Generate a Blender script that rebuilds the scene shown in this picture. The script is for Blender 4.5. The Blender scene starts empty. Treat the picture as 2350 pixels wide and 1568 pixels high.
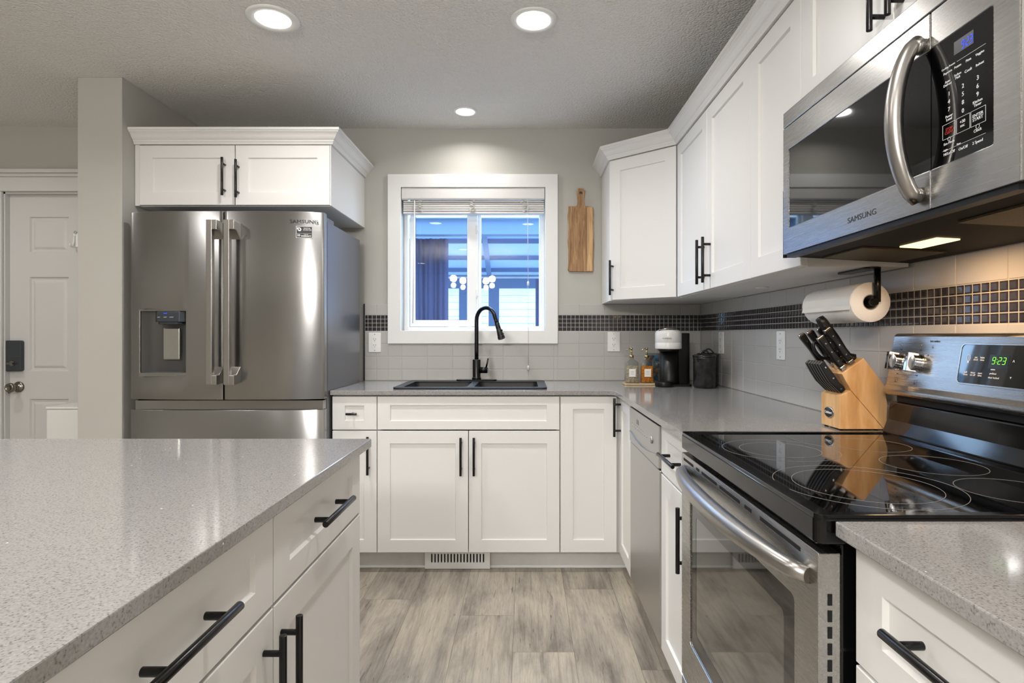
import bpy, bmesh, math, random
from mathutils import Matrix, Vector
R = math.radians
rnd = random.Random(7)
sc = bpy.context.scene
col = sc.collection

# ------------------------------------------------------------------ camera, world, exposure
H = 1.185                      # eye height
cd = bpy.data.cameras.new('camera'); cam = bpy.data.objects.new('camera', cd); col.objects.link(cam)
cam.location = (0, 0, H); cam.rotation_euler = (R(90), 0, 0)
cd.sensor_width = 36; cd.lens = 36 * 1316 / 2350
cd.shift_x = -30 / 2350; cd.shift_y = -14 / 2350; cd.clip_start = 0.05
sc.camera = cam
sc.view_settings.view_transform = 'Standard'; sc.view_settings.look = 'None'
sc.view_settings.gamma = 1; sc.view_settings.use_curve_mapping = False
sc.view_settings.exposure = 0.0
sc.cycles.transparent_max_bounces = 32
w = bpy.data.worlds.new('sky'); sc.world = w; w.use_nodes = True
bg = w.node_tree.nodes['Background']
bg.inputs[0].default_value = (0.46, 0.69, 1.0, 1); bg.inputs[1].default_value = 11.5

LAMPS = [  # x, y, lens radius, ring radius, watts : recessed downlights, visible ones first
    (-0.993, 2.26, .066, .100, 9.5), (0.034, 2.269, .066, .092, 9.5), (-0.333, 3.194, .050, .066, 3.6),
    (-0.993, 0.75, .066, .092, 6.5), (0.034, 0.75, .066, .092, 7.5), (-2.3, 1.4, .066, .092, 10),  # from this row on: assumed downlights out of view, added to brighten the room
    (-3.0, 2.6, .066, .092, 6), (-0.9, -1.2, .066, .092, 12), (-2.6, -1.2, .066, .092, 12), (-1.8, -2.8, .066, .092, 12)]
CEIL = 2.435

# ------------------------------------------------------------------ materials
def nt(name):
    m = bpy.data.materials.new(name); m.use_nodes = True
    return m, m.node_tree.nodes, m.node_tree.links, m.node_tree.nodes['Principled BSDF']
def lin(c):
    if isinstance(c, str):
        c = [int(c[i:i+2], 16) / 255 for i in (0, 2, 4)]
        c = [x / 12.92 if x < .04045 else ((x + .055) / 1.055) ** 2.4 for x in c]
    return (*c, 1)
def mat(name, c, rough=.5, metal=0, bump=0, bscale=100, spec=.5, coat=0, emit=None, es=1, sheen=0, trans=0, ior=1.45, stretch=None, var=0):
    m, n, l, p = nt(name)
    p.inputs['Base Color'].default_value = lin(c); p.inputs['Roughness'].default_value = rough
    p.inputs['Metallic'].default_value = metal; p.inputs['Specular IOR Level'].default_value = spec
    p.inputs['Coat Weight'].default_value = coat; p.inputs['Coat Roughness'].default_value = .05
    p.inputs['Transmission Weight'].default_value = trans; p.inputs['IOR'].default_value = ior
    if emit: p.inputs['Emission Color'].default_value = lin(emit); p.inputs['Emission Strength'].default_value = es
    tc = n.new('ShaderNodeTexCoord'); mp = n.new('ShaderNodeMapping'); l.new(tc.outputs['Object'], mp.inputs[0])
    if stretch: mp.inputs['Scale'].default_value = stretch
    nz = n.new('ShaderNodeTexNoise'); nz.inputs['Scale'].default_value = bscale; nz.inputs['Detail'].default_value = 3
    l.new(mp.outputs[0], nz.inputs[0])
    if bump:
        b = n.new('ShaderNodeBump'); b.inputs['Strength'].default_value = bump; b.inputs['Distance'].default_value = .002
        l.new(nz.outputs[0], b.inputs['Height']); l.new(b.outputs[0], p.inputs['Normal'])
    if var:
        mx = n.new('ShaderNodeMixRGB'); mx.blend_type = 'MULTIPLY'; mx.inputs[1].default_value = lin(c)
        rp = n.new('ShaderNodeMapRange'); rp.inputs[1].default_value = .3; rp.inputs[2].default_value = .7
        rp.inputs[3].default_value = 1 - var; rp.inputs[4].default_value = 1 + var
        l.new(nz.outputs[0], rp.inputs[0]); l.new(rp.outputs[0], mx.inputs[2]); mx.inputs[0].default_value = 1
        l.new(mx.outputs[0], p.inputs['Base Color'])
    return m
def ramp(n, stops):
    r = n.new('ShaderNodeValToRGB'); e = r.color_ramp.elements
    e[0].position, e[0].color = stops[0][0], lin(stops[0][1]); e[1].position, e[1].color = stops[-1][0], lin(stops[-1][1])
    for p, c in stops[1:-1]:
        x = e.new(p); x.color = lin(c)
    return r
M = {}
M['wall'] = mat('greige wall paint', 'bbb9b2', .75, bump=.12, bscale=220)
M['door_white'] = mat('white door paint', 'd0cfcd', .4, bump=.02, bscale=60)
M['trim'] = mat('white trim paint', 'ececea', .4, bump=.02, bscale=50)
M['toe'] = mat('toe kick paint', 'd8d7d3', .45, bump=.03, bscale=30, var=.03)
M['cab'] = mat('white cabinet lacquer', 'e6e5e3', .36, bump=.02, bscale=90)
M['cab_in'] = mat('white cabinet carcass', 'dddcd9', .45, bump=.02, bscale=90)
M['black'] = mat('matte black metal', '0b0b0c', .25, metal=.0, spec=.5, bump=.03, bscale=300)
M['blackp'] = mat('black plastic', '0a0a0b', .38, bump=.03, bscale=400)
M['blackg'] = mat('black glass', '040405', .03, spec=.55, coat=.3, bump=.001)
M['blackenamel'] = mat('black enamel', '060607', .09, spec=.5, bump=.005, bscale=40)
M['seam'] = mat('plank seam', '6a655d', .8, bump=.02)
M['darkgap'] = mat('dark gap', '08080a', .7, bump=.02)
M['legend'] = mat('white legend print', 'd8d8d8', .5, emit='d8d8d8', es=.12, bump=.01)
M['legend_red'] = mat('red legend print', 'b03028', .5, emit='b03028', es=.1, bump=.01)
M['legend_dark'] = mat('dark legend print', '2a2a2c', .5, bump=.01)
M['green_led'] = mat('green led', '80ff30', .5, emit='7cff2a', es=.75, bump=.01)
M['blue_led'] = mat('blue led', '2040ff', .5, emit='2a50ff', es=1.1, bump=.01)
M['lcd'] = mat('grey lcd', '404145', .25, bump=.01)
M['lcd_dark'] = mat('dark led window', '141516', .15, bump=.01)
M['plastic_w'] = mat('white plastic', 'eeeeec', .35, bump=.02, bscale=80)
M['vinyl'] = mat('white window vinyl', 'f6f8fa', .4, bump=.02, bscale=60)
M['blind'] = mat('white blind slat', 'dcdad8', .45, bump=.04, bscale=60)
M['cord'] = mat('white cord', 'd8d6d2', .7, bump=.2, bscale=900)
M['chrome'] = mat('chrome', 'd8d8da', .08, metal=1, bump=.01)
M['nickel'] = mat('aged nickel', '8a857c', .25, metal=1, bump=.02)
M['brass'] = mat('pale brass', 'c9b78a', .2, metal=1, bump=.02)
M['smoke'] = mat('gunmetal plastic', '4d5158', .28, metal=.6, bump=.02)
M['steelplain'] = mat('smooth steel', 'b5b3af', .22, metal=1, bump=.01)
M['alcove'] = mat('dispenser alcove steel', '8d8c8a', .4, metal=.45, bump=.01)
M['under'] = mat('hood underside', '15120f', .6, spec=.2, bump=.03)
M['oven_in'] = mat('oven window inner glass', '3c3a36', .03, spec=.9, coat=.6, bump=.001)
M['paper'] = mat('paper towel', 'f2f1ee', .9, bump=.5, bscale=260)
M['card'] = mat('cardboard core', 'a9a49b', .8, bump=.2)
M['can'] = mat('mottled black metal', '4d4b4b', .26, metal=.85, bump=.1, bscale=30, var=.5)
M['sink'] = mat('black granite composite', '1d1e20', .45, bump=.25, bscale=500, var=.25)
M['enamel_w'] = mat('white gloss plastic', 'e6e6e3', .2, bump=.01)
M['label'] = mat('paper label', 'efece6', .7, bump=.05)
M['amber'] = mat('amber soap', 'e08a20', .2, trans=.15, ior=1.35, bump=.05, bscale=120, var=.5)
M['clearsoap'] = mat('clear soap with petals', 'c9b8a0', .2, trans=.15, ior=1.35, bump=.05, bscale=120, var=.5)
M['pod_blue'] = mat('blue foil', '3aa0d8', .25, metal=.2, bump=.02)
M['pod_dark'] = mat('dark blue foil', '2563a0', .25, metal=.2, bump=.02)
M['pod_silver'] = mat('silver foil', 'c0c0c8', .25, metal=.3, bump=.02)
M['pod_copper'] = mat('copper foil', 'a88070', .25, metal=.3, bump=.02)
M['navy'] = mat('dark navy curtain', '343a58', .9, bump=.3, bscale=80)
M['gaz'] = mat('dark painted aluminium', '3f546e', .5, bump=.05)
M['gazroof'] = mat('pale polycarbonate roof', '93a9cf', .5, bump=.05)
def m_poly():
    m, n, l, p = nt('translucent polycarbonate'); p.inputs['Base Color'].default_value = lin('a9bde0'); p.inputs['Roughness'].default_value = .5
    t = n.new('ShaderNodeBsdfTranslucent'); t.inputs[0].default_value = lin('8fa6d6'); mx = n.new('ShaderNodeMixShader'); mx.inputs[0].default_value = .45
    l.new(p.outputs[0], mx.inputs[1]); l.new(t.outputs[0], mx.inputs[2]); l.new(mx.outputs[0], n['Material Output'].inputs[0]); return m
M['gazroof'] = m_poly()
M['fascia'] = mat('blue grey fascia', '56708f', .6, bump=.05)
M['ground'] = mat('deck boards', '8a8a86', .8, bump=.3, bscale=8, var=.2)
M['filter'] = mat('grease filter mesh', '5a4f38', .4, metal=1, bump=1, bscale=450)
M['ring'] = mat('burner ring print', '8f8e8a', .4, bump=.01)

def m_lamp(name, c, s):
    m, n, l, p = nt(name); p.inputs['Emission Color'].default_value = lin(c); p.inputs['Emission Strength'].default_value = s
    p.inputs['Base Color'].default_value = lin(c); return m
M['lampglow'] = m_lamp('downlight lens', (1, .97, .9), 9)
M['bulbglow'] = m_lamp('globe bulb', (1, .95, .87), 14)
M['hoodlamp'] = m_lamp('hood lamp lens', (1, .72, .38), 2)

def m_glass(name, tint, k=1.0):
    m, n, l, p = nt(name); n.remove(p)
    o = n['Material Output']; t = n.new('ShaderNodeBsdfTransparent'); t.inputs[0].default_value = lin(tint)
    g = n.new('ShaderNodeBsdfGlossy'); g.inputs['Roughness'].default_value = .01
    lw = n.new('ShaderNodeLayerWeight'); lw.inputs[0].default_value = .5
    pw = n.new('ShaderNodeMath'); pw.operation = 'POWER'; pw.inputs[1].default_value = 5 * k; l.new(lw.outputs['Facing'], pw.inputs[0])
    f = n.new('ShaderNodeMath'); f.operation = 'MULTIPLY_ADD'; f.inputs[1].default_value = .9; f.inputs[2].default_value = .035; l.new(pw.outputs[0], f.inputs[0])
    mx = n.new('ShaderNodeMixShader'); l.new(f.outputs[0], mx.inputs[0]); l.new(t.outputs[0], mx.inputs[1]); l.new(g.outputs[0], mx.inputs[2])
    l.new(mx.outputs[0], o.inputs[0]); return m
M['pane'] = m_glass('window glass', (.97, .985, 1)); M['bottle'] = m_glass('bottle glass', (.86, .89, .88), .5)

def m_ceiling():
    m, n, l, p = nt('stippled ceiling'); p.inputs['Base Color'].default_value = lin('eceae7'); p.inputs['Roughness'].default_value = .9
    tc = n.new('ShaderNodeTexCoord')
    a = n.new('ShaderNodeTexNoise'); a.inputs['Scale'].default_value = 85; a.inputs['Detail'].default_value = 4
    v = n.new('ShaderNodeTexVoronoi'); v.inputs['Scale'].default_value = 110
    ad = n.new('ShaderNodeMath'); ad.operation = 'SUBTRACT'
    l.new(tc.outputs['Object'], a.inputs[0]); l.new(tc.outputs['Object'], v.inputs[0])
    l.new(a.outputs[0], ad.inputs[0]); l.new(v.outputs['Distance'], ad.inputs[1])
    b = n.new('ShaderNodeBump'); b.inputs['Strength'].default_value = .8; b.inputs['Distance'].default_value = .007
    l.new(ad.outputs[0], b.inputs['Height']); l.new(b.outputs[0], p.inputs['Normal']); return m
M['ceiling'] = m_ceiling()

def m_quartz():
    m, n, l, p = nt('grey quartz'); p.inputs['Roughness'].default_value = .09; p.inputs['Specular IOR Level'].default_value = .55
    tc = n.new('ShaderNodeTexCoord')
    def noise(s, d, off=0):
        mp = n.new('ShaderNodeMapping'); mp.inputs['Location'].default_value = (off, off * 2, 0); l.new(tc.outputs['Object'], mp.inputs[0])
        z = n.new('ShaderNodeTexNoise'); z.inputs['Scale'].default_value = s; z.inputs['Detail'].default_value = d; l.new(mp.outputs[0], z.inputs[0]); return z
    a = noise(330, 3); ra = ramp(n, [(.30, '6a6968'), (.42, '918f8d'), (.6, '9a9896'), (.78, 'a8a6a4')]); l.new(a.outputs[0], ra.inputs[0])
    v = n.new('ShaderNodeTexVoronoi'); v.inputs['Scale'].default_value = 330; l.new(tc.outputs['Object'], v.inputs[0])
    rv = ramp(n, [(.0, (0, 0, 0)), (.12, (0, 0, 0)), (.2, (1, 1, 1))])
    l.new(v.outputs['Distance'], rv.inputs[0])
    vc = n.new('ShaderNodeSeparateColor'); l.new(v.outputs['Color'], vc.inputs[0])
    gt = n.new('ShaderNodeMath'); gt.operation = 'GREATER_THAN'; gt.inputs[1].default_value = .85; l.new(vc.outputs[0], gt.inputs[0])
    ds = n.new('ShaderNodeMath'); ds.operation = 'LESS_THAN'; ds.inputs[1].default_value = .33; l.new(v.outputs['Distance'], ds.inputs[0])
    mu = n.new('ShaderNodeMath'); mu.operation = 'MULTIPLY'; l.new(gt.outputs[0], mu.inputs[0]); l.new(ds.outputs[0], mu.inputs[1])
    m2 = n.new('ShaderNodeMath'); m2.operation = 'MULTIPLY'; m2.inputs[1].default_value = .62; l.new(mu.outputs[0], m2.inputs[0])
    mx = n.new('ShaderNodeMixRGB'); l.new(m2.outputs[0], mx.inputs[0]); l.new(ra.outputs[0], mx.inputs[1]); mx.inputs[2].default_value = lin('454441')
    v2 = n.new('ShaderNodeTexVoronoi'); v2.inputs['Scale'].default_value = 60; l.new(tc.outputs['Object'], v2.inputs[0])
    v2c = n.new('ShaderNodeSeparateColor'); l.new(v2.outputs['Color'], v2c.inputs[0])
    g2 = n.new('ShaderNodeMath'); g2.operation = 'GREATER_THAN'; g2.inputs[1].default_value = .94; l.new(v2c.outputs[1], g2.inputs[0])
    d2 = n.new('ShaderNodeMath'); d2.operation = 'LESS_THAN'; d2.inputs[1].default_value = .09; l.new(v2.outputs['Distance'], d2.inputs[0])
    u2 = n.new('ShaderNodeMath'); u2.operation = 'MULTIPLY'; l.new(g2.outputs[0], u2.inputs[0]); l.new(d2.outputs[0], u2.inputs[1])
    m3 = n.new('ShaderNodeMixRGB'); l.new(u2.outputs[0], m3.inputs[0]); l.new(mx.outputs[0], m3.inputs[1]); m3.inputs[2].default_value = (1, 1, 1, 1)
    l.new(m3.outputs[0], p.inputs['Base Color']); return m
M['quartz'] = m_quartz()

def m_steel(name, c, rough, scale, aniso=.0, axis='Z', bump=.05):
    m, n, l, p = nt(name); p.inputs['Base Color'].default_value = lin(c); p.inputs['Metallic'].default_value = 1
    tc = n.new('ShaderNodeTexCoord'); mp = n.new('ShaderNodeMapping'); mp.inputs['Scale'].default_value = scale
    l.new(tc.outputs['Object'], mp.inputs[0]); z = n.new('ShaderNodeTexNoise'); z.inputs['Scale'].default_value = 1; z.inputs['Detail'].default_value = 4
    l.new(mp.outputs[0], z.inputs[0]); mr = n.new('ShaderNodeMapRange'); mr.inputs[3].default_value = rough * .9; mr.inputs[4].default_value = rough * 1.12
    l.new(z.outputs[0], mr.inputs[0]); l.new(mr.outputs[0], p.inputs['Roughness'])
    b = n.new('ShaderNodeBump'); b.inputs['Strength'].default_value = bump; b.inputs['Distance'].default_value = .0008
    l.new(z.outputs[0], b.inputs['Height']); l.new(b.outputs[0], p.inputs['Normal'])
    if aniso:
        p.inputs['Anisotropic'].default_value = aniso; p.inputs['Anisotropic Rotation'].default_value = .25
        t = n.new('ShaderNodeTangent'); t.direction_type = 'RADIAL'; t.axis = axis; l.new(t.outputs[0], p.inputs['Tangent'])
    return m
M['steel'] = m_steel('brushed steel fridge', '9b9a99', .25, (5, 5, 300), .75, bump=.012)
M['steel_mw'] = m_steel('brushed steel microwave', 'a8a6a3', .27, (300, 4, 300), .6, bump=.003)
M['steel_range'] = m_steel('brushed steel range', 'adaba8', .27, (300, 4, 300), .5, bump=.003)
M['dw'] = m_steel('silver dishwasher paint', 'bdbcba', .34, (30, 30, 600), 0, bump=.03)
M['handle_steel'] = m_steel('satin handle steel', 'aba8a4', .30, (40, 40, 40), 0, bump=.02)
M['fridge_side'] = mat('grey fridge side coat', '77777b', .28, metal=.75, bump=.05, bscale=250)

def m_floor():
    m, n, l, p = nt('grey oak vinyl planks'); p.inputs['Roughness'].default_value = .42
    tc = n.new('ShaderNodeTexCoord'); vc = n.new('ShaderNodeVertexColor'); vc.layer_name = 'plank'
    sc_ = n.new('ShaderNodeVectorMath'); sc_.operation = 'MULTIPLY_ADD'; sc_.inputs[1].default_value = (37, 61, 13)
    l.new(vc.outputs[0], sc_.inputs[0]); l.new(tc.outputs['Object'], sc_.inputs[2])
    def nz(scale, s, d, dist=0):
        mp = n.new('ShaderNodeMapping'); mp.inputs['Scale'].default_value = scale; l.new(sc_.outputs[0], mp.inputs[0])
        z = n.new('ShaderNodeTexNoise'); z.inputs['Scale'].default_value = s; z.inputs['Detail'].default_value = d; z.inputs['Distortion'].default_value = dist
        z.inputs['Roughness'].default_value = .62
        l.new(mp.outputs[0], z.inputs[0]); return z
    big = nz((4.6, 1.2, 1), 1.7, 8, .45); grain = nz((34, 1.6, 1), 2.2, 8, .5); fine = nz((110, 5, 1), 3, 4); crk = nz((38, 4.0, 1), 1.4, 7, 1.6)
    r1 = ramp(n, [(.30, '807a72'), (.42, 'a39c92'), (.53, 'bbb3a6'), (.68, 'ccc3b2')]); l.new(big.outputs[0], r1.inputs[0])
    r2 = ramp(n, [(.3, '8f8a84'), (.48, 'e6e3de'), (.7, 'ffffff')]); l.new(grain.outputs[0], r2.inputs[0])
    r3 = ramp(n, [(.3, 'd8d6d2'), (.6, 'ffffff')]); l.new(fine.outputs[0], r3.inputs[0])
    r4 = ramp(n, [(.31, '5a544d'), (.375, 'ffffff')]); l.new(crk.outputs[0], r4.inputs[0])
    c = r1.outputs[0]
    for r, f in ((r2, .5), (r3, .7), (r4, .6)):
        mx = n.new('ShaderNodeMixRGB'); mx.blend_type = 'MULTIPLY'; mx.inputs[0].default_value = f
        l.new(c, mx.inputs[1]); l.new(r.outputs[0], mx.inputs[2]); c = mx.outputs[0]
    se = n.new('ShaderNodeSeparateColor'); l.new(vc.outputs[0], se.inputs[0])
    mr = n.new('ShaderNodeMapRange'); mr.inputs[3].default_value = .86; mr.inputs[4].default_value = 1.12; l.new(se.outputs[0], mr.inputs[0])
    mx = n.new('ShaderNodeMixRGB'); mx.blend_type = 'MULTIPLY'; mx.inputs[0].default_value = 1
    l.new(c, mx.inputs[1]); l.new(mr.outputs[0], mx.inputs[2]); l.new(mx.outputs[0], p.inputs['Base Color'])
    b = n.new('ShaderNodeBump'); b.inputs['Strength'].default_value = .15; b.inputs['Distance'].default_value = .001
    l.new(grain.outputs[0], b.inputs['Height']); l.new(b.outputs[0], p.inputs['Normal']); return m
M['floor'] = m_floor()

def m_wood(name, stops, scale, rough=.4, s=3.0, dist=1.2):
    m, n, l, p = nt(name); p.inputs['Roughness'].default_value = rough
    tc = n.new('ShaderNodeTexCoord'); mp = n.new('ShaderNodeMapping'); mp.inputs['Scale'].default_value = scale; l.new(tc.outputs['Object'], mp.inputs[0])
    z = n.new('ShaderNodeTexNoise'); z.inputs['Scale'].default_value = s; z.inputs['Detail'].default_value = 7; z.inputs['Distortion'].default_value = dist
    l.new(mp.outputs[0], z.inputs[0]); r = ramp(n, stops); l.new(z.outputs[0], r.inputs[0]); l.new(r.outputs[0], p.inputs['Base Color']); return m
M['acacia'] = m_wood('acacia board', [(.25, '66452b'), (.42, '8d6740'), (.55, 'a37b52'), (.72, 'bd9a6e')], (22, 5, 2.0), .5)
M['acacia2'] = m_wood('acacia sapwood', [(.25, 'a07a4e'), (.5, 'c8a270'), (.75, 'd8b888')], (22, 5, 2.0), .5)
M['maple'] = m_wood('oak knife block', [(.2, 'b98650'), (.42, 'd3a36b'), (.55, 'dfb27c'), (.8, 'e8c598')], (9, 9, 1.6), .35, 4, .6)
M['trayw'] = m_wood('pale wood tray', [(.3, 'b89b72'), (.7, 'd6bd95')], (5, 20, 20), .5)
M['tile'] = mat('grey ceramic tile', 'b9b7b3', .22, bump=.02, bscale=20)
M['grout'] = mat('light grout', 'b9b7b2', .85, bump=.2, bscale=400)
M['mosaic'] = mat('dark glass mosaic', '343135', .08, spec=.7, bump=.05, bscale=60, var=.25)
def m_siding():
    m, n, l, p = nt('pale lap siding'); p.inputs['Roughness'].default_value = .6
    p.inputs['Base Color'].default_value = lin('b4bcc4')
    tc = n.new('ShaderNodeTexCoord'); z = n.new('ShaderNodeTexNoise'); z.inputs['Scale'].default_value = 3; l.new(tc.outputs['Object'], z.inputs[0])
    r = ramp(n, [(.3, '98a1aa'), (.7, 'adb5bd')]); l.new(z.outputs[0], r.inputs[0]); l.new(r.outputs[0], p.inputs['Base Color']); return m
M['siding'] = m_siding()

# ------------------------------------------------------------------ mesh helpers
def FY(x, y, z): return Matrix(((1, 0, 0, x), (0, 0, -1, y), (0, 1, 0, z), (0, 0, 0, 1)))      # faces -Y; u=+X v=+Z
def FXn(x, y, z): return Matrix(((0, 0, -1, x), (-1, 0, 0, y), (0, 1, 0, z), (0, 0, 0, 1)))    # faces -X; u=-Y v=+Z
def FXp(x, y, z): return Matrix(((0, 0, 1, x), (1, 0, 0, y), (0, 1, 0, z), (0, 0, 0, 1)))      # faces +X; u=+Y v=+Z
I4 = Matrix.Identity(4)

def words(F, items, name, m, parent, w=0.0):
    for t, x, y, s_ in items: B(F).text(t, x, y, s_, w=w).make(name, m, parent)
class B:
    def __init__(s, M_=None): s.bm = bmesh.new(); s.M = M_ or I4.copy()
    def v(s, p): return s.bm.verts.new(s.M @ Vector(p))
    def f(s, vs, smooth=False):
        try: fc = s.bm.faces.new(vs); fc.smooth = smooth; return fc
        except ValueError: return None
    def box(s, x0, x1, y0, y1, z0, z1):
        V = [s.v(p) for p in ((x0, y0, z0), (x1, y0, z0), (x1, y1, z0), (x0, y1, z0), (x0, y0, z1), (x1, y0, z1), (x1, y1, z1), (x0, y1, z1))]
        for q in ((3, 2, 1, 0), (4, 5, 6, 7), (0, 1, 5, 4), (1, 2, 6, 5), (2, 3, 7, 6), (3, 0, 4, 7)): s.f([V[i] for i in q])
        return s
    def prism(s, pts, a, b, ax='z', smooth=False):
        def P(p, t): return {'z': (p[0], p[1], t), 'y': (p[0], t, p[1]), 'x': (t, p[0], p[1])}[ax]
        A = [s.v(P(p, a)) for p in pts]; C = [s.v(P(p, b)) for p in pts]; n = len(pts)
        s.f(A[::-1]); s.f(C)
        for i in range(n): s.f([A[i], A[(i + 1) % n], C[(i + 1) % n], C[i]], smooth)
        return s
    def slab(s, outer, holes, a, b, ax='z'):
        """polygon with holes, extruded from a to b"""
        def P(p, t): return {'z': (p[0], p[1], t), 'y': (p[0], t, p[1]), 'x': (t, p[0], p[1])}[ax]
        for t in (a, b):
            es = []
            for lp in [outer] + holes:
                V = [s.v(P(p, t)) for p in lp]
                es += [s.bm.edges.new((V[i], V[(i + 1) % len(V)])) for i in range(len(V))]
                if t == a:
                    lp_store = V
                    s._st = getattr(s, '_st', []) + [V]
                else:
                    A = s._st.pop(0)
                    for i in range(len(V)): s.f([A[i], A[(i + 1) % len(V)], V[(i + 1) % len(V)], V[i]])
            bmesh.ops.triangle_fill(s.bm, use_beauty=True, use_dissolve=False, edges=es)
        return s
    def cyl(s, p0, p1, r, n=20, r2=None, caps=True):
        p0, p1 = Vector(p0), Vector(p1); d = (p1 - p0).normalized(); r2 = r if r2 is None else r2
        a = d.orthogonal().normalized(); c = d.cross(a)
        A = [s.v(p0 + (a * math.cos(2 * math.pi * i / n) + c * math.sin(2 * math.pi * i / n)) * r) for i in range(n)]
        D = [s.v(p1 + (a * math.cos(2 * math.pi * i / n) + c * math.sin(2 * math.pi * i / n)) * r2) for i in range(n)]
        for i in range(n): s.f([A[i], A[(i + 1) % n], D[(i + 1) % n], D[i]], True)
        if caps: s.f(A[::-1]); s.f(D)
        return s
    def tube(s, path, r, n=12, rs=None, flat=1.0, up=None):
        P = [Vector(p) for p in path]; rings = []; prev = None
        for i, p in enumerate(P):
            d = (P[min(i + 1, len(P) - 1)] - P[max(i - 1, 0)]).normalized()
            if up is not None: a = Vector(up) - d * d.dot(Vector(up))
            elif prev is None: a = d.orthogonal()
            else: a = prev - d * d.dot(prev)
            a.normalize(); prev = a; c = d.cross(a); rr = rs[i] if rs else r
            rings.append([s.v(p + (a * math.cos(2 * math.pi * k / n) * flat + c * math.sin(2 * math.pi * k / n)) * rr) for k in range(n)])
        for A, D in zip(rings, rings[1:]):
            for k in range(n): s.f([A[k], A[(k + 1) % n], D[(k + 1) % n], D[k]], True)
        s.f(rings[0][::-1]); s.f(rings[-1]); return s
    def lathe(s, prof, c=(0, 0, 0), n=32, sy=1.0):
        c = Vector(c); rings = []
        for r, z in prof:
            if r < 1e-6: rings.append([s.v(c + Vector((0, 0, z)))])
            else: rings.append([s.v(c + Vector((r * math.cos(2 * math.pi * k / n), sy * r * math.sin(2 * math.pi * k / n), z))) for k in range(n)])
        for A, D in zip(rings, rings[1:]):
            for k in range(n):
                k2 = (k + 1) % n
                if len(A) == 1 and len(D) == 1: continue
                if len(A) == 1: s.f([A[0], D[k2], D[k]], True)
                elif len(D) == 1: s.f([A[k], A[k2], D[0]], True)
                else: s.f([A[k], A[k2], D[k2], D[k]], True)
        return s
    def ring(s, c, r, w_, h, n=48):
        prof = [(r - w_ / 2, 0), (r + w_ / 2, 0), (r + w_ / 2, h), (r - w_ / 2, h), (r - w_ / 2, 0)]
        return s.lathe(prof, c, n)
    def shaker(s, w_, h, t=.02, rail=.062, rt=None, rb=None, rec=.008, sl=.003):
        rt = rail if rt is None else rt; rb = rail if rb is None else rb
        o = [(0, 0), (w_, 0), (w_, h), (0, h)]; a = [(rail, rb), (w_ - rail, rb), (w_ - rail, h - rt), (rail, h - rt)]
        c = [(rail + sl, rb + sl), (w_ - rail - sl, rb + sl), (w_ - rail - sl, h - rt - sl), (rail + sl, h - rt - sl)]
        k = .0015
        ob = [(k, k), (w_ - k, k), (w_ - k, h - k), (k, h - k)]
        L = [[s.v((x, y, z)) for x, y in pts] for pts, z in ((o, -t), (o, -k), (ob, 0), (a, 0), (c, -rec))]
        s.f(L[0][::-1])
        for A, D in zip(L, L[1:]):
            for i in range(4): s.f([A[i], A[(i + 1) % 4], D[(i + 1) % 4], D[i]])
        s.f(L[-1]); return s
    def text(s, txt, x, y, size, ax='CENTER', depth=.0004, w=0.0, shear=0, sx=1.0, rot=0, off=0):
        c = bpy.data.curves.new('t', 'FONT'); c.body = txt; c.size = size; c.align_x = ax; c.align_y = 'CENTER'
        c.extrude = depth / 2; c.shear = shear; c.space_line = .85; c.offset = off; c.resolution_u = 3
        o = bpy.data.objects.new('t', c); col.objects.link(o)
        bpy.context.view_layer.update()
        me = bpy.data.meshes.new_from_object(o.evaluated_get(bpy.context.evaluated_depsgraph_get()))
        T = s.M @ Matrix.Translation((x, y, w + depth / 2)) @ Matrix.Rotation(rot, 4, 'Z') @ Matrix.Diagonal((sx, 1, 1, 1))
        me.transform(T); s.bm.from_mesh(me)
        bpy.data.objects.remove(o); bpy.data.curves.remove(c); bpy.data.meshes.remove(me); return s
    def make(s, name, m, parent=None, bevel=0, seg=2, recalc=True, angle=35, weld=False):
        if recalc: bmesh.ops.recalc_face_normals(s.bm, faces=s.bm.faces)
        me = bpy.data.meshes.new(name); s.bm.to_mesh(me); s.bm.free()
        o = bpy.data.objects.new(name, me); col.objects.link(o)
        for mm in (m if isinstance(m, (list, tuple)) else [m]): me.materials.append(M[mm])
        if parent:
            if parent.parent and parent.parent.parent: parent = parent.parent   # thing > part > sub-part, no deeper
            r = parent
            while r.parent: r = r.parent
            me.transform(Matrix.Translation(-r.location)); o.parent = parent
        else:
            vs = [v.co for v in me.vertices]
            c = Vector(((min(v.x for v in vs) + max(v.x for v in vs)) / 2, (min(v.y for v in vs) + max(v.y for v in vs)) / 2, min(v.z for v in vs)))
            me.transform(Matrix.Translation(-c)); o.location = c
        if bevel:
            md = o.modifiers.new('bevel', 'BEVEL'); md.width = bevel; md.segments = seg; md.limit_method = 'ANGLE'; md.angle_limit = R(angle)
        return o

def tag(o, label=None, cat=None, group=None, kind=None):
    if label: o['label'] = label
    if cat: o['category'] = cat
    if group: o['group'] = group
    if kind: o['kind'] = kind
    return o
def thing(name, label, cat, loc=(0, 0, 0), group=None, kind=None):
    o = bpy.data.objects.new(name, None); col.objects.link(o); o.location = loc; o.empty_display_size = .05
    return tag(o, label, cat, group, kind)
def copy_tree(o, parent=None):
    c = o.copy(); col.objects.link(c); c.parent = parent
    for ch in [x for x in bpy.data.objects if x.parent == o]: copy_tree(ch, c)
    return c
def rrect(x0, x1, y0, y1, r, n=5):
    P = []
    for cx, cy, a in ((x1 - r, y1 - r, 0), (x0 + r, y1 - r, 90), (x0 + r, y0 + r, 180), (x1 - r, y0 + r, 270)):
        for i in range(n + 1):
            t = R(a + 90 * i / n); P.append((cx + r * math.cos(t), cy + r * math.sin(t)))
    return P
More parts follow.
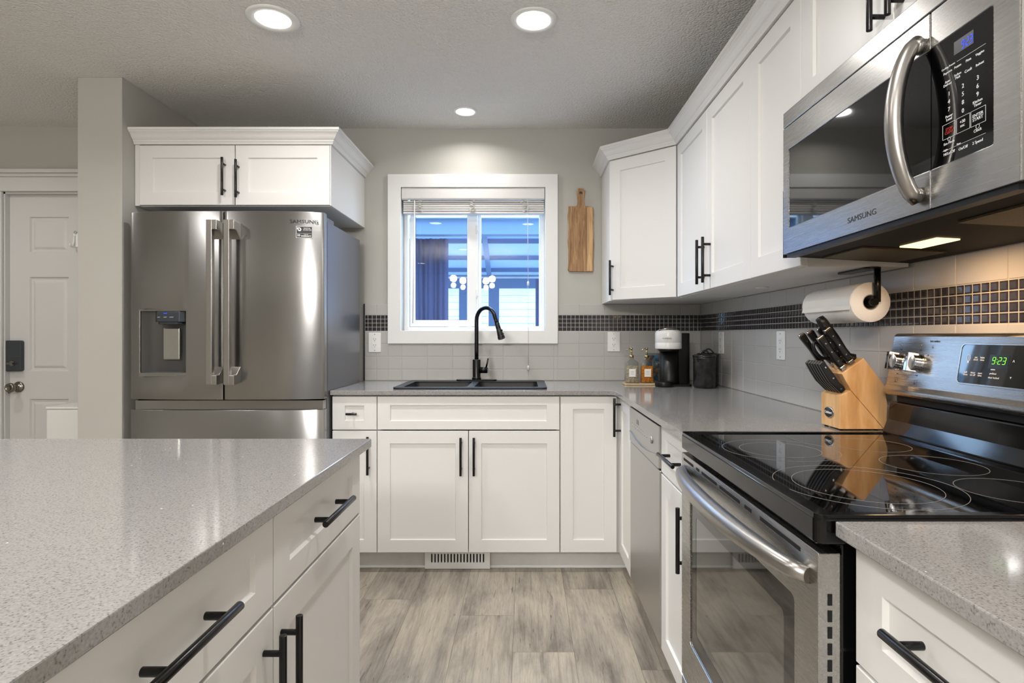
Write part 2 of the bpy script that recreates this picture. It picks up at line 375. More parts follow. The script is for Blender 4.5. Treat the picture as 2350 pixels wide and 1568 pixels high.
def smoothobj(o):
    for p in o.data.polygons: p.use_smooth = True
    return o

# ================================================================== THE SETTING
WX, BY, PX, PY = 1.066, 3.463, -1.951, 2.775     # right wall, back wall, partition face, partition end
EY = 3.437                                       # wall of the entry
# floor
def build_floor():
    bm = bmesh.new(); vc = bm.loops.layers.color.new('plank')
    ends = {-3: 2.573, -1: 2.426, 0: 2.145, 1: 2.677, 2: 2.03}
    pw, pl, g = .229, 1.22, .0006
    for k in range(-20, 6):
        x0 = -.046 + pw * k; x1 = x0 + pw
        e0 = ends.get(k, rnd.random() * pl)
        y = e0 - 8 * pl
        while y < 3.6:
            a, b, c, d = max(x0, -4.4), min(x1, WX + .1), max(y, -4.2), min(y + pl, 3.6)
            if c < d and a < b:
                V = [bm.verts.new(p) for p in ((a + g, c + g, 0), (b - g, c + g, 0), (b - g, d - g, 0), (a + g, d - g, 0))]
                f = bm.faces.new(V); q = (rnd.random(), rnd.random(), rnd.random(), 1)
                for lp in f.loops: lp[vc] = q
            y += pl
    # body of the slab a hair below, seen as the seams
    V = [bm.verts.new(p) for p in ((-4.4, -4.2, -.0012), (WX + .1, -4.2, -.0012), (WX + .1, 3.6, -.0012), (-4.4, 3.6, -.0012))]
    W = [bm.verts.new((v.co.x, v.co.y, -.12)) for v in V]
    fs = [bm.faces.new(V), bm.faces.new(W[::-1])] + [bm.faces.new([V[i], W[i], W[(i + 1) % 4], V[(i + 1) % 4]]) for i in range(4)]
    for f in fs: f.material_index = 1
    me = bpy.data.meshes.new('floor'); bm.to_mesh(me); bm.free(); me.materials.append(M['floor']); me.materials.append(M['seam'])
    o = bpy.data.objects.new('floor', me); col.objects.link(o); tag(o, 'weathered grey oak vinyl plank floor', 'floor', kind='structure')
build_floor()
tag(B().box(-4.4, WX + .1, -4.2, 3.6, CEIL, CEIL + .1).make('ceiling', 'ceiling'), 'grey stippled ceiling with recessed downlights', 'ceiling', kind='structure')
# window hole in back wall
wx0, wx1, wz0, wz1 = -.747, .121, 1.214, 2.076
b = B(); b.slab([(PX - .21, 0), (WX + .1, 0), (WX + .1, CEIL), (PX - .21, CEIL)], [[(wx0, wz0), (wx1, wz0), (wx1, wz1), (wx0, wz1)]], BY, BY + .14, 'y')
wall_back = tag(b.make('wall_back', 'wall'), 'greige back wall around the kitchen window', 'wall', kind='structure')
wall_right = tag(B().box(WX, WX + .1, -4.2, BY, 0, CEIL).make('wall_right', 'wall'), 'right kitchen wall behind range and cabinets', 'wall', kind='structure')
tag(B().box(PX - .215, PX, PY, BY, 0, CEIL).make('wall_partition', 'wall', bevel=.003), 'greige partition wall end beside the refrigerator', 'wall', kind='structure')
dx0, dx1, dz1 = -3.125, -2.30, 2.045
b = B(); b.slab([(-4.4, 0), (dx0, 0), (dx0, dz1), (dx1, dz1), (dx1, 0), (PX - .215, 0), (PX - .215, CEIL), (-4.4, CEIL)], [], EY, EY + .14, 'y')
tag(b.make('wall_entry', 'wall'), 'greige entry wall around the white panel door', 'wall', kind='structure')
tag(B().box(-4.5, -4.4, -4.2, 3.6, 0, CEIL).make('wall_left', 'wall'), 'far left wall of the house', 'wall', kind='structure')
tag(B().box(-4.4, WX + .1, -4.3, -4.2, 0, CEIL).make('wall_front', 'wall'), 'wall behind the camera', 'wall', kind='structure')

# tiled backsplash
def rows_z(): return [(.913, .9805), (.9805, 1.0579), (1.0579, 1.135), (1.135, 1.2113)]
def tiles(frame, spans, vjoint, parent, ulo, uhi):
    """spans: list of (u0,u1,z0,z1) covered rectangles in frame u / world z. frame w outward"""
    g = .0013; pitch = .1529
    t = B(frame); m = B(frame); gr = B(frame)
    def pil(bb, u0, u1, z0, z1, h0, h1, e):
        A = [bb.v(p) for p in ((u0, z0, 0), (u1, z0, 0), (u1, z1, 0), (u0, z1, 0))]
        C = [bb.v(p) for p in ((u0, z0, h0), (u1, z0, h0), (u1, z1, h0), (u0, z1, h0))]
        D = [bb.v(p) for p in ((u0 + e, z0 + e, h1), (u1 - e, z0 + e, h1), (u1 - e, z1 - e, h1), (u0 + e, z1 - e, h1))]
        for P, Q in ((A, C), (C, D)):
            for i in range(4): bb.f([P[i], P[(i + 1) % 4], Q[(i + 1) % 4], Q[i]])
        bb.f(D)
    for (su0, su1, sz0, sz1) in spans:
        gr.box(su0, su1, sz0, sz1, .0, .0045)
        k0 = math.floor((su0 - vjoint) / pitch)
        for z0, z1 in rows_z() + [(1.3074, 1.384), (1.384, 1.46)]:
            a, c = max(z0, sz0), min(z1, sz1)
            if c - a < .006: continue
            k = k0
            while vjoint + k * pitch < su1:
                u0, u1 = max(vjoint + k * pitch, su0), min(vjoint + (k + 1) * pitch, su1); k += 1
                if u1 - u0 > .006: pil(t, u0 + g, u1 - g, a + g, c - g, .0048, .0060, .0015)
        a, c = max(1.2113, sz0), min(1.3074, sz1)
        if c - a > .01:
            k = math.floor((su0 - vjoint) / .02548)
            while vjoint + k * .02548 < su1:
                u0, u1 = max(vjoint + k * .02548, su0), min(vjoint + (k + 1) * .02548, su1); k += 1
                if u1 - u0 < .005: continue
                for r in range(4):
                    z0 = 1.2113 + r * .02403; z1 = z0 + .02403
                    if z1 <= c + .001: pil(m, u0 + .0013, u1 - .0013, z0 + .0013, z1 - .0013, .0048, .0066, .0035)
    gr.make('grout', 'grout', parent); t.make('ceramic_tiles', 'tile', parent); m.make('mosaic_band', 'mosaic', parent)
bx0 = -.965
tiles(FY(0, BY, 0), [(bx0, -.826, .913, 1.374), (-.826, .197, .913, 1.135), (.197, WX - .007, .913, 1.374)], .480, wall_back, bx0, WX)
tiles(FXn(WX, 0, 0), [(-BY + .0, -1.564, .913, 1.374), (-1.564, -.40, .913, 1.374 + .07)], -3.093, wall_right, -BY, -.4)
B().box(bx0 - .008, bx0, BY - .008, BY, .913, 1.376).make('tile_edge_trim', 'chrome', wall_back)

# window
win = thing('window_1', 'white vinyl slider window over the sink with wide flat casing', 'window', ((wx0 + wx1) / 2, BY, wz0), kind='structure')
b = B(); b.slab([(-.826, 1.135), (.197, 1.135), (.197, 2.155), (-.826, 2.155)], [[(wx0, wz0), (wx1, wz0), (wx1, wz1), (wx0, wz1)]], BY - .018, BY - .0005, 'y')
b.make('casing', 'trim', win, bevel=.002)
FYw = BY + .075
b = B(); b.slab([(wx0, wz0), (wx1, wz0), (wx1, wz1), (wx0, wz1)], [[(wx0 + .022, wz0 + .022), (wx1 - .022, wz0 + .022), (wx1 - .022, wz1 - .022), (wx0 + .022, wz1 - .022)]], FYw, FYw + .065, 'y')
b.make('window_frame', 'vinyl', win, bevel=.002)
# front sash (left) and fixed lite (right)
def px(x, y, D): return ((x - 1205) * D / 1316, H - (y - 770) * D / 1316)
sD = FYw + .008
sx0, _ = px(941, 0, sD); sx1, _ = px(1096, 0, sD); gx0, _ = px(953, 0, sD); gx1, gz0 = px(1072, 735, sD)
b = B(); b.slab([(sx0, wz0 + .024), (sx1, wz0 + .024), (sx1, wz1 - .024), (sx0, wz1 - .024)], [[(gx0, gz0), (gx1, gz0), (gx1, wz1 - .07), (gx0, wz1 - .07)]], sD, sD + .025, 'y')
sash = b.make('sash', 'vinyl', win, bevel=.003)
B().box(gx0 - .004, gx1 + .004, sD + .012, sD + .016, gz0 - .004, wz1 - .066).make('pane', 'pane', sash)
b = B(); b.slab([(gx0 - .002, gz0 - .002), (gx1 + .002, gz0 - .002), (gx1 + .002, wz1 - .068), (gx0 - .002, wz1 - .068)], [[(gx0 + .002, gz0 + .002), (gx1 - .002, gz0 + .002), (gx1 - .002, wz1 - .072), (gx0 + .002, wz1 - .072)]], sD + .008, sD + .0115, 'y')
b.make('gasket', 'darkgap', sash)
sD2 = FYw + .036
sx0b, _ = px(1080, 0, sD2); gx0b, gz0b = px(1104, 749, sD2); gx1b, _ = px(1237, 0, sD2)
b = B(); b.slab([(sx0b, wz0 + .0225), (wx1 - .0225, wz0 + .0225), (wx1 - .0225, wz1 - .0225), (sx0b, wz1 - .0225)], [[(gx0b, gz0b), (gx1b, gz0b), (gx1b, wz1 - .06), (gx0b, wz1 - .06)]], sD2, sD2 + .025, 'y')
sash2 = b.make('sash', 'vinyl', win, bevel=.003)
B().box(gx0b - .004, gx1b + .004, sD2 + .012, sD2 + .016, gz0b - .004, wz1 - .056).make('pane', 'pane', sash2)
for zc in (px(0, 527, sD)[1], px(0, 674, sD)[1]):
    b = B(); lx = px(1094, 0, sD)[0]
    b.box(lx - .006, lx + .008, sD - .012, sD - .0002, zc - .026, zc + .026).box(lx + .001, lx + .012, sD - .018, sD - .011, zc - .018, zc - .004)
    b.make('sash_latch', 'plastic_w', sash, bevel=.002)

# entry door
dr = thing('door_1', 'white six panel entry door with dark keypad deadbolt and nickel knob', 'door', ((dx0 + dx1) / 2, EY, 0), kind='structure')
def panel_door():
    x0, x1, y, z0, z1 = dx0 + .01, dx1 - .01, EY + .03, .01, dz1 - .012
    cols = [(x0 + .12, x0 + .12 + .235), (x1 - .12 - .235, x1 - .12)]
    rows = [px(0, 579, y)[1], px(0, 498, y)[1]], [px(0, 852, y)[1], px(0, 636, y)[1]], [.22, px(0, 916, y)[1]]
    holes = [(a, c, r[0], r[1]) for a, c in cols for r in rows]
    b = B(); b.slab([(x0, z0), (x1, z0), (x1, z1), (x0, z1)], [[(a, r0), (c, r0), (c, r1), (a, r1)] for a, c, r0, r1 in holes], y, y + .04, 'y')
    b.box(x0, x1, y + .02, y + .0395, z0, z1)
    for a, c, r0, r1 in holes:
        fr = FY(a, y, r0); b.M = fr; W, Hh = c - a, r1 - r0
        L = [[b.v((p[0], p[1], q)) for p in ((e, e), (W - e, e), (W - e, Hh - e), (e, Hh - e))] for e, q in ((0, 0), (.006, -.009), (.018, -.010), (.03, -.003), (.036, -.002))]
        for A, D in zip(L, L[1:]):
            for i in range(4): b.f([A[i], A[(i + 1) % 4], D[(i + 1) % 4], D[i]])
        b.f(L[-1]); b.M = I4.copy()
    return b.make('door_slab', 'door_white', dr)
panel_door()
b = B(); yc = EY - .018
b.box(dx0 - .075, dx0 + .002, yc, EY - .0005, 0, dz1 + .0).box(dx1 - .002, PX - .217, yc, EY - .0005, 0, dz1)
b.box(dx0 - .085, PX - .217, yc - .004, EY - .0005, dz1, dz1 + .085).box(dx0 - .10, PX - .217, yc - .012, EY - .0005, dz1 + .085, dz1 + .105)
b.box(dx0 - .11, PX - .217, yc - .024, EY - .0005, dz1 + .105, dz1 + .128)
b.make('door_casing', 'door_white', dr, bevel=.003)
b = B(); b.box(dx0, dx0 + .009, EY - .0, EY + .12, 0, dz1).box(dx1 - .009, dx1, EY, EY + .12, 0, dz1).box(dx0, dx1, EY, EY + .12, dz1 - .011, dz1)
b.make('door_jamb', 'door_white', dr)
fy = EY + .03
kx, kz = px(37, 889, fy - .02)
b = B(); b.M = FY(kx, fy, kz); b.lathe([(0, 0), (.033, 0), (.033, .004), (.026, .010), (.012, .012), (.011, .035), (.016, .04), (.026, .048), (.029, .058), (.027, .068), (.018, .074), (.017, .071), (.0, .071)])
tag(b.make('door_knob', 'nickel', dr), 'aged nickel round door knob')
lx, lz = px(34, 817, fy - .01)
b = B(); b.M = FY(lx, fy, lz); b.prism(rrect(-.05, .05, -.093, .093, .012), 0, .026); lk = b.make('deadbolt', 'smoke', dr, bevel=.004)
b = B(); b.M = FY(lx, fy - .026, lz - .045); b.lathe([(0, .0), (.016, 0), (.015, .006), (0, .006)]).box(-.018, .018, -.006, .006, .006, .022)
b.M = FY(lx, fy - .026, lz); b.box(-.05, .05, -.002, 0, 0, .0006); b.make('thumbturn', 'nickel', lk, bevel=.002)
b = B()
for z in (.865, 1.06): b.box(dx0 + .0, dx0 + .016, EY + .018, EY + .03, z - .03, z + .03)
b.make('strike_plate', 'nickel', dr)
b = B(); b.box(-4.4, dx0 - .077, EY - .014, EY - .0005, 0, .09).make('baseboard_entry', 'trim', bevel=.003)
bpy.data.objects['baseboard_entry']['kind'] = 'structure'
b = B(); b.box(PX - .228, PX - .2152, PY - .012, EY - .026, 0, .09).box(PX - .228, PX + .013, PY - .013, PY - .0005, 0, .09)
tag(b.make('baseboard_partition', 'trim', bevel=.003), 'white baseboard around the partition wall', 'baseboard', kind='structure')

# recessed lights
def lamps():
    names = ['recessed ceiling downlight with wide white ring, left, above the refrigerator front', 'recessed ceiling downlight with white ring, nearest the microwave',
             'small recessed ceiling downlight directly above the window', 'unseen downlight added for brightness over the island', 'unseen downlight added for brightness between island and range',
             'unseen downlight added for brightness left of the island', 'unseen downlight added for brightness in front of the entry door', 'unseen downlight added for brightness behind the camera over the dining side',
             'unseen downlight added for brightness behind the camera over the sitting side', 'unseen downlight added for brightness farthest behind the camera']
    for (x, y, r, ro, wt), nm in zip(LAMPS, names):
        t = thing('recessed_downlight', nm, 'ceiling light', (x, y, CEIL), group='recessed ceiling downlights')
        b = B(); b.lathe([(r, -.0015), (r + .002, -.006), (ro - .008, -.008), (ro, -.004), (ro, -.0003), (r, -.0003)], (x, y, CEIL), 48); b.make('trim_ring', 'plastic_w', t)
        b = B(); b.lathe([(0, -.0035), (r - .004, -.0035), (r - .0005, -.002), (r - .0005, -.0005), (0, -.0005)], (x, y, CEIL), 40); b.make('lens', 'lampglow', t)
        ld = bpy.data.lights.new('downlight_beam', 'AREA'); ld.shape = 'DISK'; ld.size = r * 1.9; ld.energy = wt * .88; ld.color = (1, .972, .945); ld.spread = R(150)
        lo = bpy.data.objects.new('downlight_beam', ld); col.objects.link(lo); lo.parent = t; lo.location = (0, 0, -.012)
lamps()

def chandelier():
    x, y, z = -.78, -1.5, 1.86
    t = thing('chandelier', 'five-light globe chandelier over the dining side behind the camera', 'chandelier', (x, y, CEIL))
    b = B(); b.lathe([(0, 0), (.06, 0), (.055, -.025), (0, -.03)], (x, y, CEIL), 24); b.cyl((x, y, CEIL - .02), (x, y, z - .03), .007, 12); b.lathe([(0, -.05), (.03, -.04), (.035, 0), (.02, .05), (0, .06)], (x, y, z), 20); b.make('stem', 'black', t)
    for i in range(5):
        a = 2 * math.pi * i / 5 + .3; dx, dy = math.cos(a), math.sin(a)
        b = B(); b.tube([(x + .02 * dx, y + .02 * dy, z), (x + .16 * dx, y + .16 * dy, z - .05), (x + .28 * dx, y + .28 * dy, z - .02), (x + .3 * dx, y + .3 * dy, z + .02)], .007, 8); ar = b.make('arm', 'black', t)
        b = B(); b.lathe([(0, -.045), (.03, -.035), (.045, 0), (.03, .035), (0, .045)], (x + .3 * dx, y + .3 * dy, z + .07), 20); b.make('globe_bulb', 'bulbglow', ar)
        ld = bpy.data.lights.new('bulb_light', 'POINT'); ld.energy = 32; ld.color = (1, .972, .945); ld.shadow_soft_size = .05
        lo = bpy.data.objects.new('bulb_light', ld); col.objects.link(lo); lo.parent = t; lo.location = (.3 * dx, .3 * dy, z + .07 + .052 - CEIL + .05)
chandelier()

# ================================================================== CABINETRY
def pull(parent, F, u, v, vert=True, L=.188, sp=.128, so=.032, r=.0062, nm='handle'):
    """bar pull on a front; F is the frame of the front, (u,v) the centre"""
    b = B(F)
    if vert:
        b.cyl((u, v - L / 2, so), (u, v + L / 2, so), r, 18)
        for s in (-1, 1): b.cyl((u, v + s * sp / 2, .0), (u, v + s * sp / 2, so), r * .85, 14)
    else:
        b.cyl((u - L / 2, v, so), (u + L / 2, v, so), r, 18)
        for s in ((-1, 1) if sp else (0,)): b.cyl((u + s * sp / 2, v, .0), (u + s * sp / 2, v, so), r * .85, 14)
    return b.make(nm, 'black', parent, bevel=.0008, angle=60)
def front(parent, F, w_, h, kind='door', hd=None, **kw):
    """hd = (u, v, vertical)"""
    o = B(F).shaker(w_, h, **kw).make(kind, 'cab', parent)
    if hd: pull(o, F, *hd)
    return o
UZ0, UZ1 = 1.3745, 2.137
# cabinet over the fridge
c = thing('fridge_top_cabinet', 'white two-door wall cabinet above the steel refrigerator', 'cabinet', (-1.46, 3.16, 1.833))
B().box(-1.949, -.974, 2.882, BY - .001, 1.833, UZ1 + .003).make('body', 'cab_in', c)
fz = 2.861; F0 = FY(0, fz, 0)
X = lambda x, D=fz: (x - 1205) * D / 1316
B().box(-1.949, X(319), 2.866, 2.8815, 1.833, UZ1).make('filler', 'cab', c)
front(c, FY(X(320), fz, 1.836), X(538) - X(320), 2.134 - 1.836, hd=(X(517) - X(320), .135, True))
front(c, FY(X(540.5), fz, 1.836), -.975 - X(540.5), 2.134 - 1.836, hd=(X(548) - X(540.5), .125, True))
B().box(-.9738, -.969, 2.864, BY - .001, 1.834, UZ1).make('side_panel', 'cab', c)
CROWN = [(0, 0), (.010, 0), (.012, .006), (.016, .012), (.018, .014), (.018, .019), (.024, .023), (.030, .030), (.036, .040), (.044, .048), (.050, .051), (.050, .055), (.056, .057), (.056, .070), (0, .070)]
def sweep(b, prof, path, z):
    n = len(path); rings = []
    for i, p in enumerate(path):
        p = Vector((*p, 0)); ns = []
        if i > 0: d = (p - Vector((*path[i - 1], 0))).normalized(); ns.append(Vector((d.y, -d.x, 0)))
        if i < n - 1: d = (Vector((*path[i + 1], 0)) - p).normalized(); ns.append(Vector((d.y, -d.x, 0)))
        m = ns[0] if len(ns) == 1 else (ns[0] + ns[1]) / (1 + ns[0].dot(ns[1]))
        rings.append([b.v(p + m * o + Vector((0, 0, z + u))) for o, u in prof])
    for A, D in zip(rings, rings[1:]):
        for k in range(len(prof)): b.f([A[k], A[(k + 1) % len(prof)], D[(k + 1) % len(prof)], D[k]])
    b.f(rings[0]); b.f(rings[-1]); return b
b = B(); sweep(b, CROWN, [(-1.949, 2.866), (-.9685, 2.866), (-.9685, BY - .001)], UZ1 + .0005).make('crown', 'cab', c)

# right wall cabinets
UF = .76
c = thing('corner_wall_cabinet', 'white diagonal corner wall cabinet with one door beside the cutting board', 'cabinet', (.8, 3.2, UZ0))
pA, pB = Vector((.4665, 3.125)), Vector((UF, 2.866))
B().prism([(.463, BY - .009), (.463, 3.145), (UF + .02, 2.887), (WX - .001, 2.887), (WX - .001, BY - .009)], UZ0, UZ1 + .003).make('body', 'cab', c)
d = (pB - pA); Ld = d.length; d.normalize(); nrm = Vector((d.y, -d.x))
F = Matrix(((d.x, 0, nrm.x, pA.x + nrm.x * .004), (d.y, 0, nrm.y, pA.y + nrm.y * .004), (0, 1, 0, UZ0 + .003), (0, 0, 0, 1)))
front(c, F, Ld - .004, UZ1 - UZ0 - .006, hd=(.018, .118, True), t=.018)
def wall_cab(name, label, ys, hds, z0=UZ0, z1=UZ1):
    c = thing(name, label, 'cabinet', ((UF + WX) / 2, (ys[0] + ys[-1]) / 2, z0))
    B().box(UF + .0205, WX - .009, ys[-1] + .0005, ys[0] - .0005, z0, z1 + .003).make('body', 'cab_in', c)
    for a, e, hd in zip(ys, ys[1:], hds):
        FF = FXn(UF, a - .0015, z0 + .003); W = a - e - .003
        front(c, FF, W, z1 - z0 - .006, hd=(a - .0015 - hd, .118, True) if hd else None)
    return c
wall_cab('wall_cabinet', 'white two-door wall cabinet between the corner cabinet and the single-door cabinet', [2.864, 2.398, 1.935], [2.432, 2.352])
wall_cab('wall_cabinet', 'white single-door wall cabinet touching the left end of the microwave', [1.934, 1.580], [1.604])
c = wall_cab('wall_cabinet', 'white short two-door cabinet directly above the microwave', [1.579, 1.181, .822], [1.213, 1.152], z0=1.802)
b = B(); sweep(b, CROWN, [(.4625, BY - .001), (.4625, 3.135), (UF + .004, 2.873), (UF + .004, .822)], UZ1 + .0035)
tag(b.make('crown_molding', 'cab'), 'white crown molding along the top of the right-hand wall cabinets', 'molding')
b = B(); b.lathe([(0, -.004), (.022, -.004), (.026, -.0005), (0, -.0005)], (.93, 2.25, UZ0), 24)
tag(b.make('puck_light', 'plastic_w'), 'small round white puck light under the two-door wall cabinet', 'light')

# base cabinets on the back run
BF = 2.843; kb = BF / 1316
Xb = lambda x: (x - 1205) * kb
Zb = lambda y: H - (y - 770) * kb
z_bot, z_gap0, z_gap1, z_top = Zb(1268.5), Zb(989.5), Zb(986.5), .882
def base_body(c, x0, x1, toe=True):
    B().box(x0, x1, BF + .021, BY - .001, .10, .888).make('body', 'cab_in', c)
c = thing('base_cabinet', 'narrow white base cabinet with small drawer, right beside the refrigerator', 'cabinet', (-.85, 3.1, 0))
base_body(c, -.958, Xb(865))
w_ = Xb(864.3) - Xb(762.5)
dw_ = B(FY(Xb(762.5), BF, z_gap1)).shaker(w_, z_top - z_gap1, rail=.062, rt=.045, rb=.045).make('drawer', 'cab', c)
pull(dw_, FY(0, BF - .0, 0), Xb(810), Zb(949), False, L=.054, sp=0, r=.006, so=.03)
front(c, FY(Xb(762.5), BF, z_bot), w_, z_gap0 - z_bot, hd=(Xb(847) - Xb(762.5), Zb(1044) - z_bot, True))
c = thing('sink_base_cabinet', 'white two-door base cabinet with false drawer front under the sink', 'cabinet', (-.28, 3.1, 0))
b = B()
for q in ((Xb(865) + .001, Xb(865) + .017, BF + .021, BY - .001, .10, .888), (Xb(1284.8) - .016, Xb(1284.8), BF + .021, BY - .001, .10, .888), (Xb(865) + .017, Xb(1284.8) - .016, BF + .021, BY - .001, .10, .118), (Xb(865) + .017, Xb(1284.8) - .016, BY - .012, BY - .001, .118, .888), (Xb(865) + .017, Xb(1284.8) - .016, BF + .021, BF + .04, .85, .888)): b.box(*q)
b.make('body', 'cab_in', c)
w_ = Xb(1284) - Xb(866)
B(FY(Xb(866), BF, z_gap1)).shaker(w_, z_top - z_gap1, rail=.063, rt=.043, rb=.043).make('false_front', 'cab', c)
front(c, FY(Xb(866), BF, z_bot), Xb(1074.3) - Xb(866), z_gap0 - z_bot, hd=(Xb(1058.5) - Xb(866), Zb(1046) - z_bot, True))
front(c, FY(Xb(1076), BF, z_bot), Xb(1284) - Xb(1076), z_gap0 - z_bot, hd=(Xb(1088.5) - Xb(1076), Zb(1046) - z_bot, True))
RF = .468                                        # face of the right run
c = thing('corner_base_cabinet', 'white corner base cabinet with two tall narrow door leaves', 'cabinet', (.75, 3.1, 0))
B().prism([(Xb(1284.8) + .001, BF + .021), (RF + .021, BF + .021), (RF + .021, 2.533), (WX - .001, 2.533), (WX - .001, BY - .001), (Xb(1284.8) + .001, BY - .001)], .10, .888).make('body', 'cab_in', c)
front(c, FY(Xb(1286.5), BF, z_bot), Xb(1415.5) - Xb(1286.5), z_top - z_bot)
front(c, FXn(RF, BF + .004, z_bot), BF + .004 - 2.533, z_top - z_bot, hd=(.045, .675, True))
# right run
c = thing('base_cabinet', 'narrow white drawer base cabinet between dishwasher and range', 'cabinet', (.77, 1.79, 0))
B().box(RF + .021, WX - .009, 1.6, 1.972, .10, .888).make('body', 'cab_in', c)
FF = FXn(RF, 1.971, .716); o = B(FF).shaker(.367, z_top - .716, rail=.055, rt=.045, rb=.045).make('drawer', 'cab', c); pull(o, FF, .1835, .08, False)
FF = FXn(RF, 1.971, z_bot); front(c, FF, .367, .710 - z_bot, hd=(.367 - .035, .49, True))
NF = .483
c = thing('base_cabinet', 'white drawer base cabinet under the near countertop piece, right of the range', 'cabinet', (.77, .63, 0))
B().box(NF + .021, WX - .001, .36, .838, .10, .888).make('body', 'cab_in', c)
for z0, z1, hz in ((.7085, .882, .808), (.41, .7035, .6), (z_bot, .405, .3)):
    FF = FXn(NF, .838, z0); o = B(FF).shaker(.478, z1 - z0, rail=.062, rt=.05 if z0 > .7 else None, rb=.05 if z0 > .7 else None).make('drawer', 'cab', c)
    pull(o, FF, .206, hz - z0, False)
# toe kick
tkY = 2.93
b = B(); b.prism([(-.958, tkY), (.542, tkY), (.542, 1.60), (.556, 1.60), (.556, tkY + .014), (-.958, tkY + .014)], 0, .0995)
tk = tag(b.make('toe_kick', 'toe'), 'grey white scuffed toe kick board under the sink cabinets', 'toe kick')
b = B(); b.prism([(-.958, tkY - .010), (.530, tkY - .010), (.530, 1.61), (.5415, 1.61), (.5415, tkY - .0005), (-.958, tkY - .0005)], 0, .012).make('shoe_strip', 'trim', tk, bevel=.003)
B().box(.556, .57, .36, .838, 0, .0995).make('toe_kick', 'toe')
tag(bpy.data.objects['toe_kick.001'], 'toe kick board under the near drawer cabinet', 'toe kick')
# floor register on toe kick
vx = lambda x: (x - 1205) * 2.92 / 1316; vz = lambda y: H - (y - 770) * 2.92 / 1316
c = thing('floor_register', 'white slotted heat register in the toe kick below the sink', 'vent', ((vx(976) + vx(1125)) / 2, tkY - .01, 0))
hs = []
for i in range(17):
    u = vx(992) + (vx(1110) - vx(992)) * i / 16; hs.append([(u - .0035, .033), (u + .0035, .033), (u + .0035, .078), (u - .0035, .078)])
b = B(); b.slab([(vx(976), .002), (vx(1125), .002), (vx(1125), .0975), (vx(976), .0975)], hs, tkY - .026, tkY - .0145, 'y'); b.make('grille', 'plastic_w', c, bevel=.001)
B().box(vx(984), vx(1117), tkY - .0145, tkY - .0105, .02, .09).make('back_plate', 'darkgap', c)

# island
IF_ = -.430
ig = .7226
for lab, y0, y1, hy in (('white island cabinet with drawer over door, at the far end nearest the sink', .983, 1.494, 1.010), ('white island cabinet with wide drawer and door, nearest the camera', .435, .981, .942)):
    c = thing('island_cabinet', lab, 'cabinet', (-.9, (y0 + y1) / 2, 0))
    B().box(-1.36, IF_ - .021, y0, y1, .10, .888).make('body', 'cab_in', c)
    B().box(-1.30, -.53, y0 + .001, y1 - (.0 if y1 < 1 else .03), 0, .0995).make('plinth', 'toe', c)
    FF = FXp(IF_, y0 + .001, ig + .003); W = y1 - y0 - .003
    o = B(FF).shaker(W, .884 - ig - .003, rail=.064, rt=.048, rb=.048).make('drawer', 'cab', c)
    pull(o, FF, (y1 - y0) / 2 - .002, .082, False, r=.0066)
    FF = FXp(IF_, y0 + .001, z_bot)
    front(c, FF, W, ig - .003 - z_bot, hd=(hy - y0, ig - .125 - z_bot, True))
o = tag(B().box(-1.36, IF_ - .004, 1.4945, 1.505, .0, .888).make('end_panel', 'cab', None), 'white finished end panel on the far end of the island', 'panel')
# ------------------------------------------------------------------ countertops
b = B(); b.prism([(-1.385, .36), (-.406, .36), (-.406, 1.516), (-1.375, 1.516), (-1.385, 1.508)], .890, .912)
tag(b.make('island_countertop', 'quartz', bevel=.002), 'speckled grey quartz countertop of the island', 'countertop')
CF, CR = 2.827, .442
sk0, sk1, sy0, sy1 = -.672, .112, 2.895, 3.385
hole = [(sk0 + .02, sy0 + .02), (sk1 - .02, sy0 + .02), (sk1 - .02, sy1 - .02), (sk0 + .02, sy1 - .02)]
b = B(); b.slab([(-.962, BY - .0005), (-.962, CF), (CR - .035, CF), (CR - .025, CF - .003), (CR - .012, CF - .010), (CR - .003, CF - .023), (CR, CF - .035), (CR, 1.5945), (WX - .0005, 1.5945), (WX - .0005, BY - .0005)], [hole], .890, .912)
tag(b.make('countertop', 'quartz', bevel=.002), 'L-shaped grey quartz countertop holding the sink and knife block', 'countertop')
tag(B().box(.4555, WX - .0005, .35, .8425, .890, .912).make('countertop', 'quartz', bevel=.002), 'grey quartz countertop piece right of the range, nearest the camera', 'countertop')

# sink
c = thing('kitchen_sink', 'black double-bowl drop-in granite sink below the window', 'sink', ((sk0 + sk1) / 2, 3.14, .912))
zt = .9215
bowls = [(sk0 + .045, -.30, sy0 + .04, sy1 - .095), (-.262, sk1 - .045, sy0 + .04, sy1 - .095)]
b = B(); b.slab(rrect(sk0, sk1, sy0, sy1, .03), [rrect(*q, .03) for q in bowls], .9125, zt); b.make('rim', 'sink', c, bevel=.003)
for q in bowls:
    b = B()
    P = rrect(*q, .03); Q = rrect(q[0] + .02, q[1] - .02, q[2] + .02, q[3] - .02, .03)
    A = [b.v((x, y, .9124)) for x, y in P]; D = [b.v((x, y, .74)) for x, y in Q]
    for i in range(len(P)): b.f([A[i], A[(i + 1) % len(P)], D[(i + 1) % len(P)], D[i]], True)
    b.f(D); bowl = b.make('bowl', 'sink', c)
    b = B(); b.lathe([(0, .004), (.02, .004), (.04, .002), (.045, .0)], ((q[0] + q[1]) / 2, (q[2] + q[3]) / 2, .7405), 24); b.make('drain', 'steelplain', bowl)
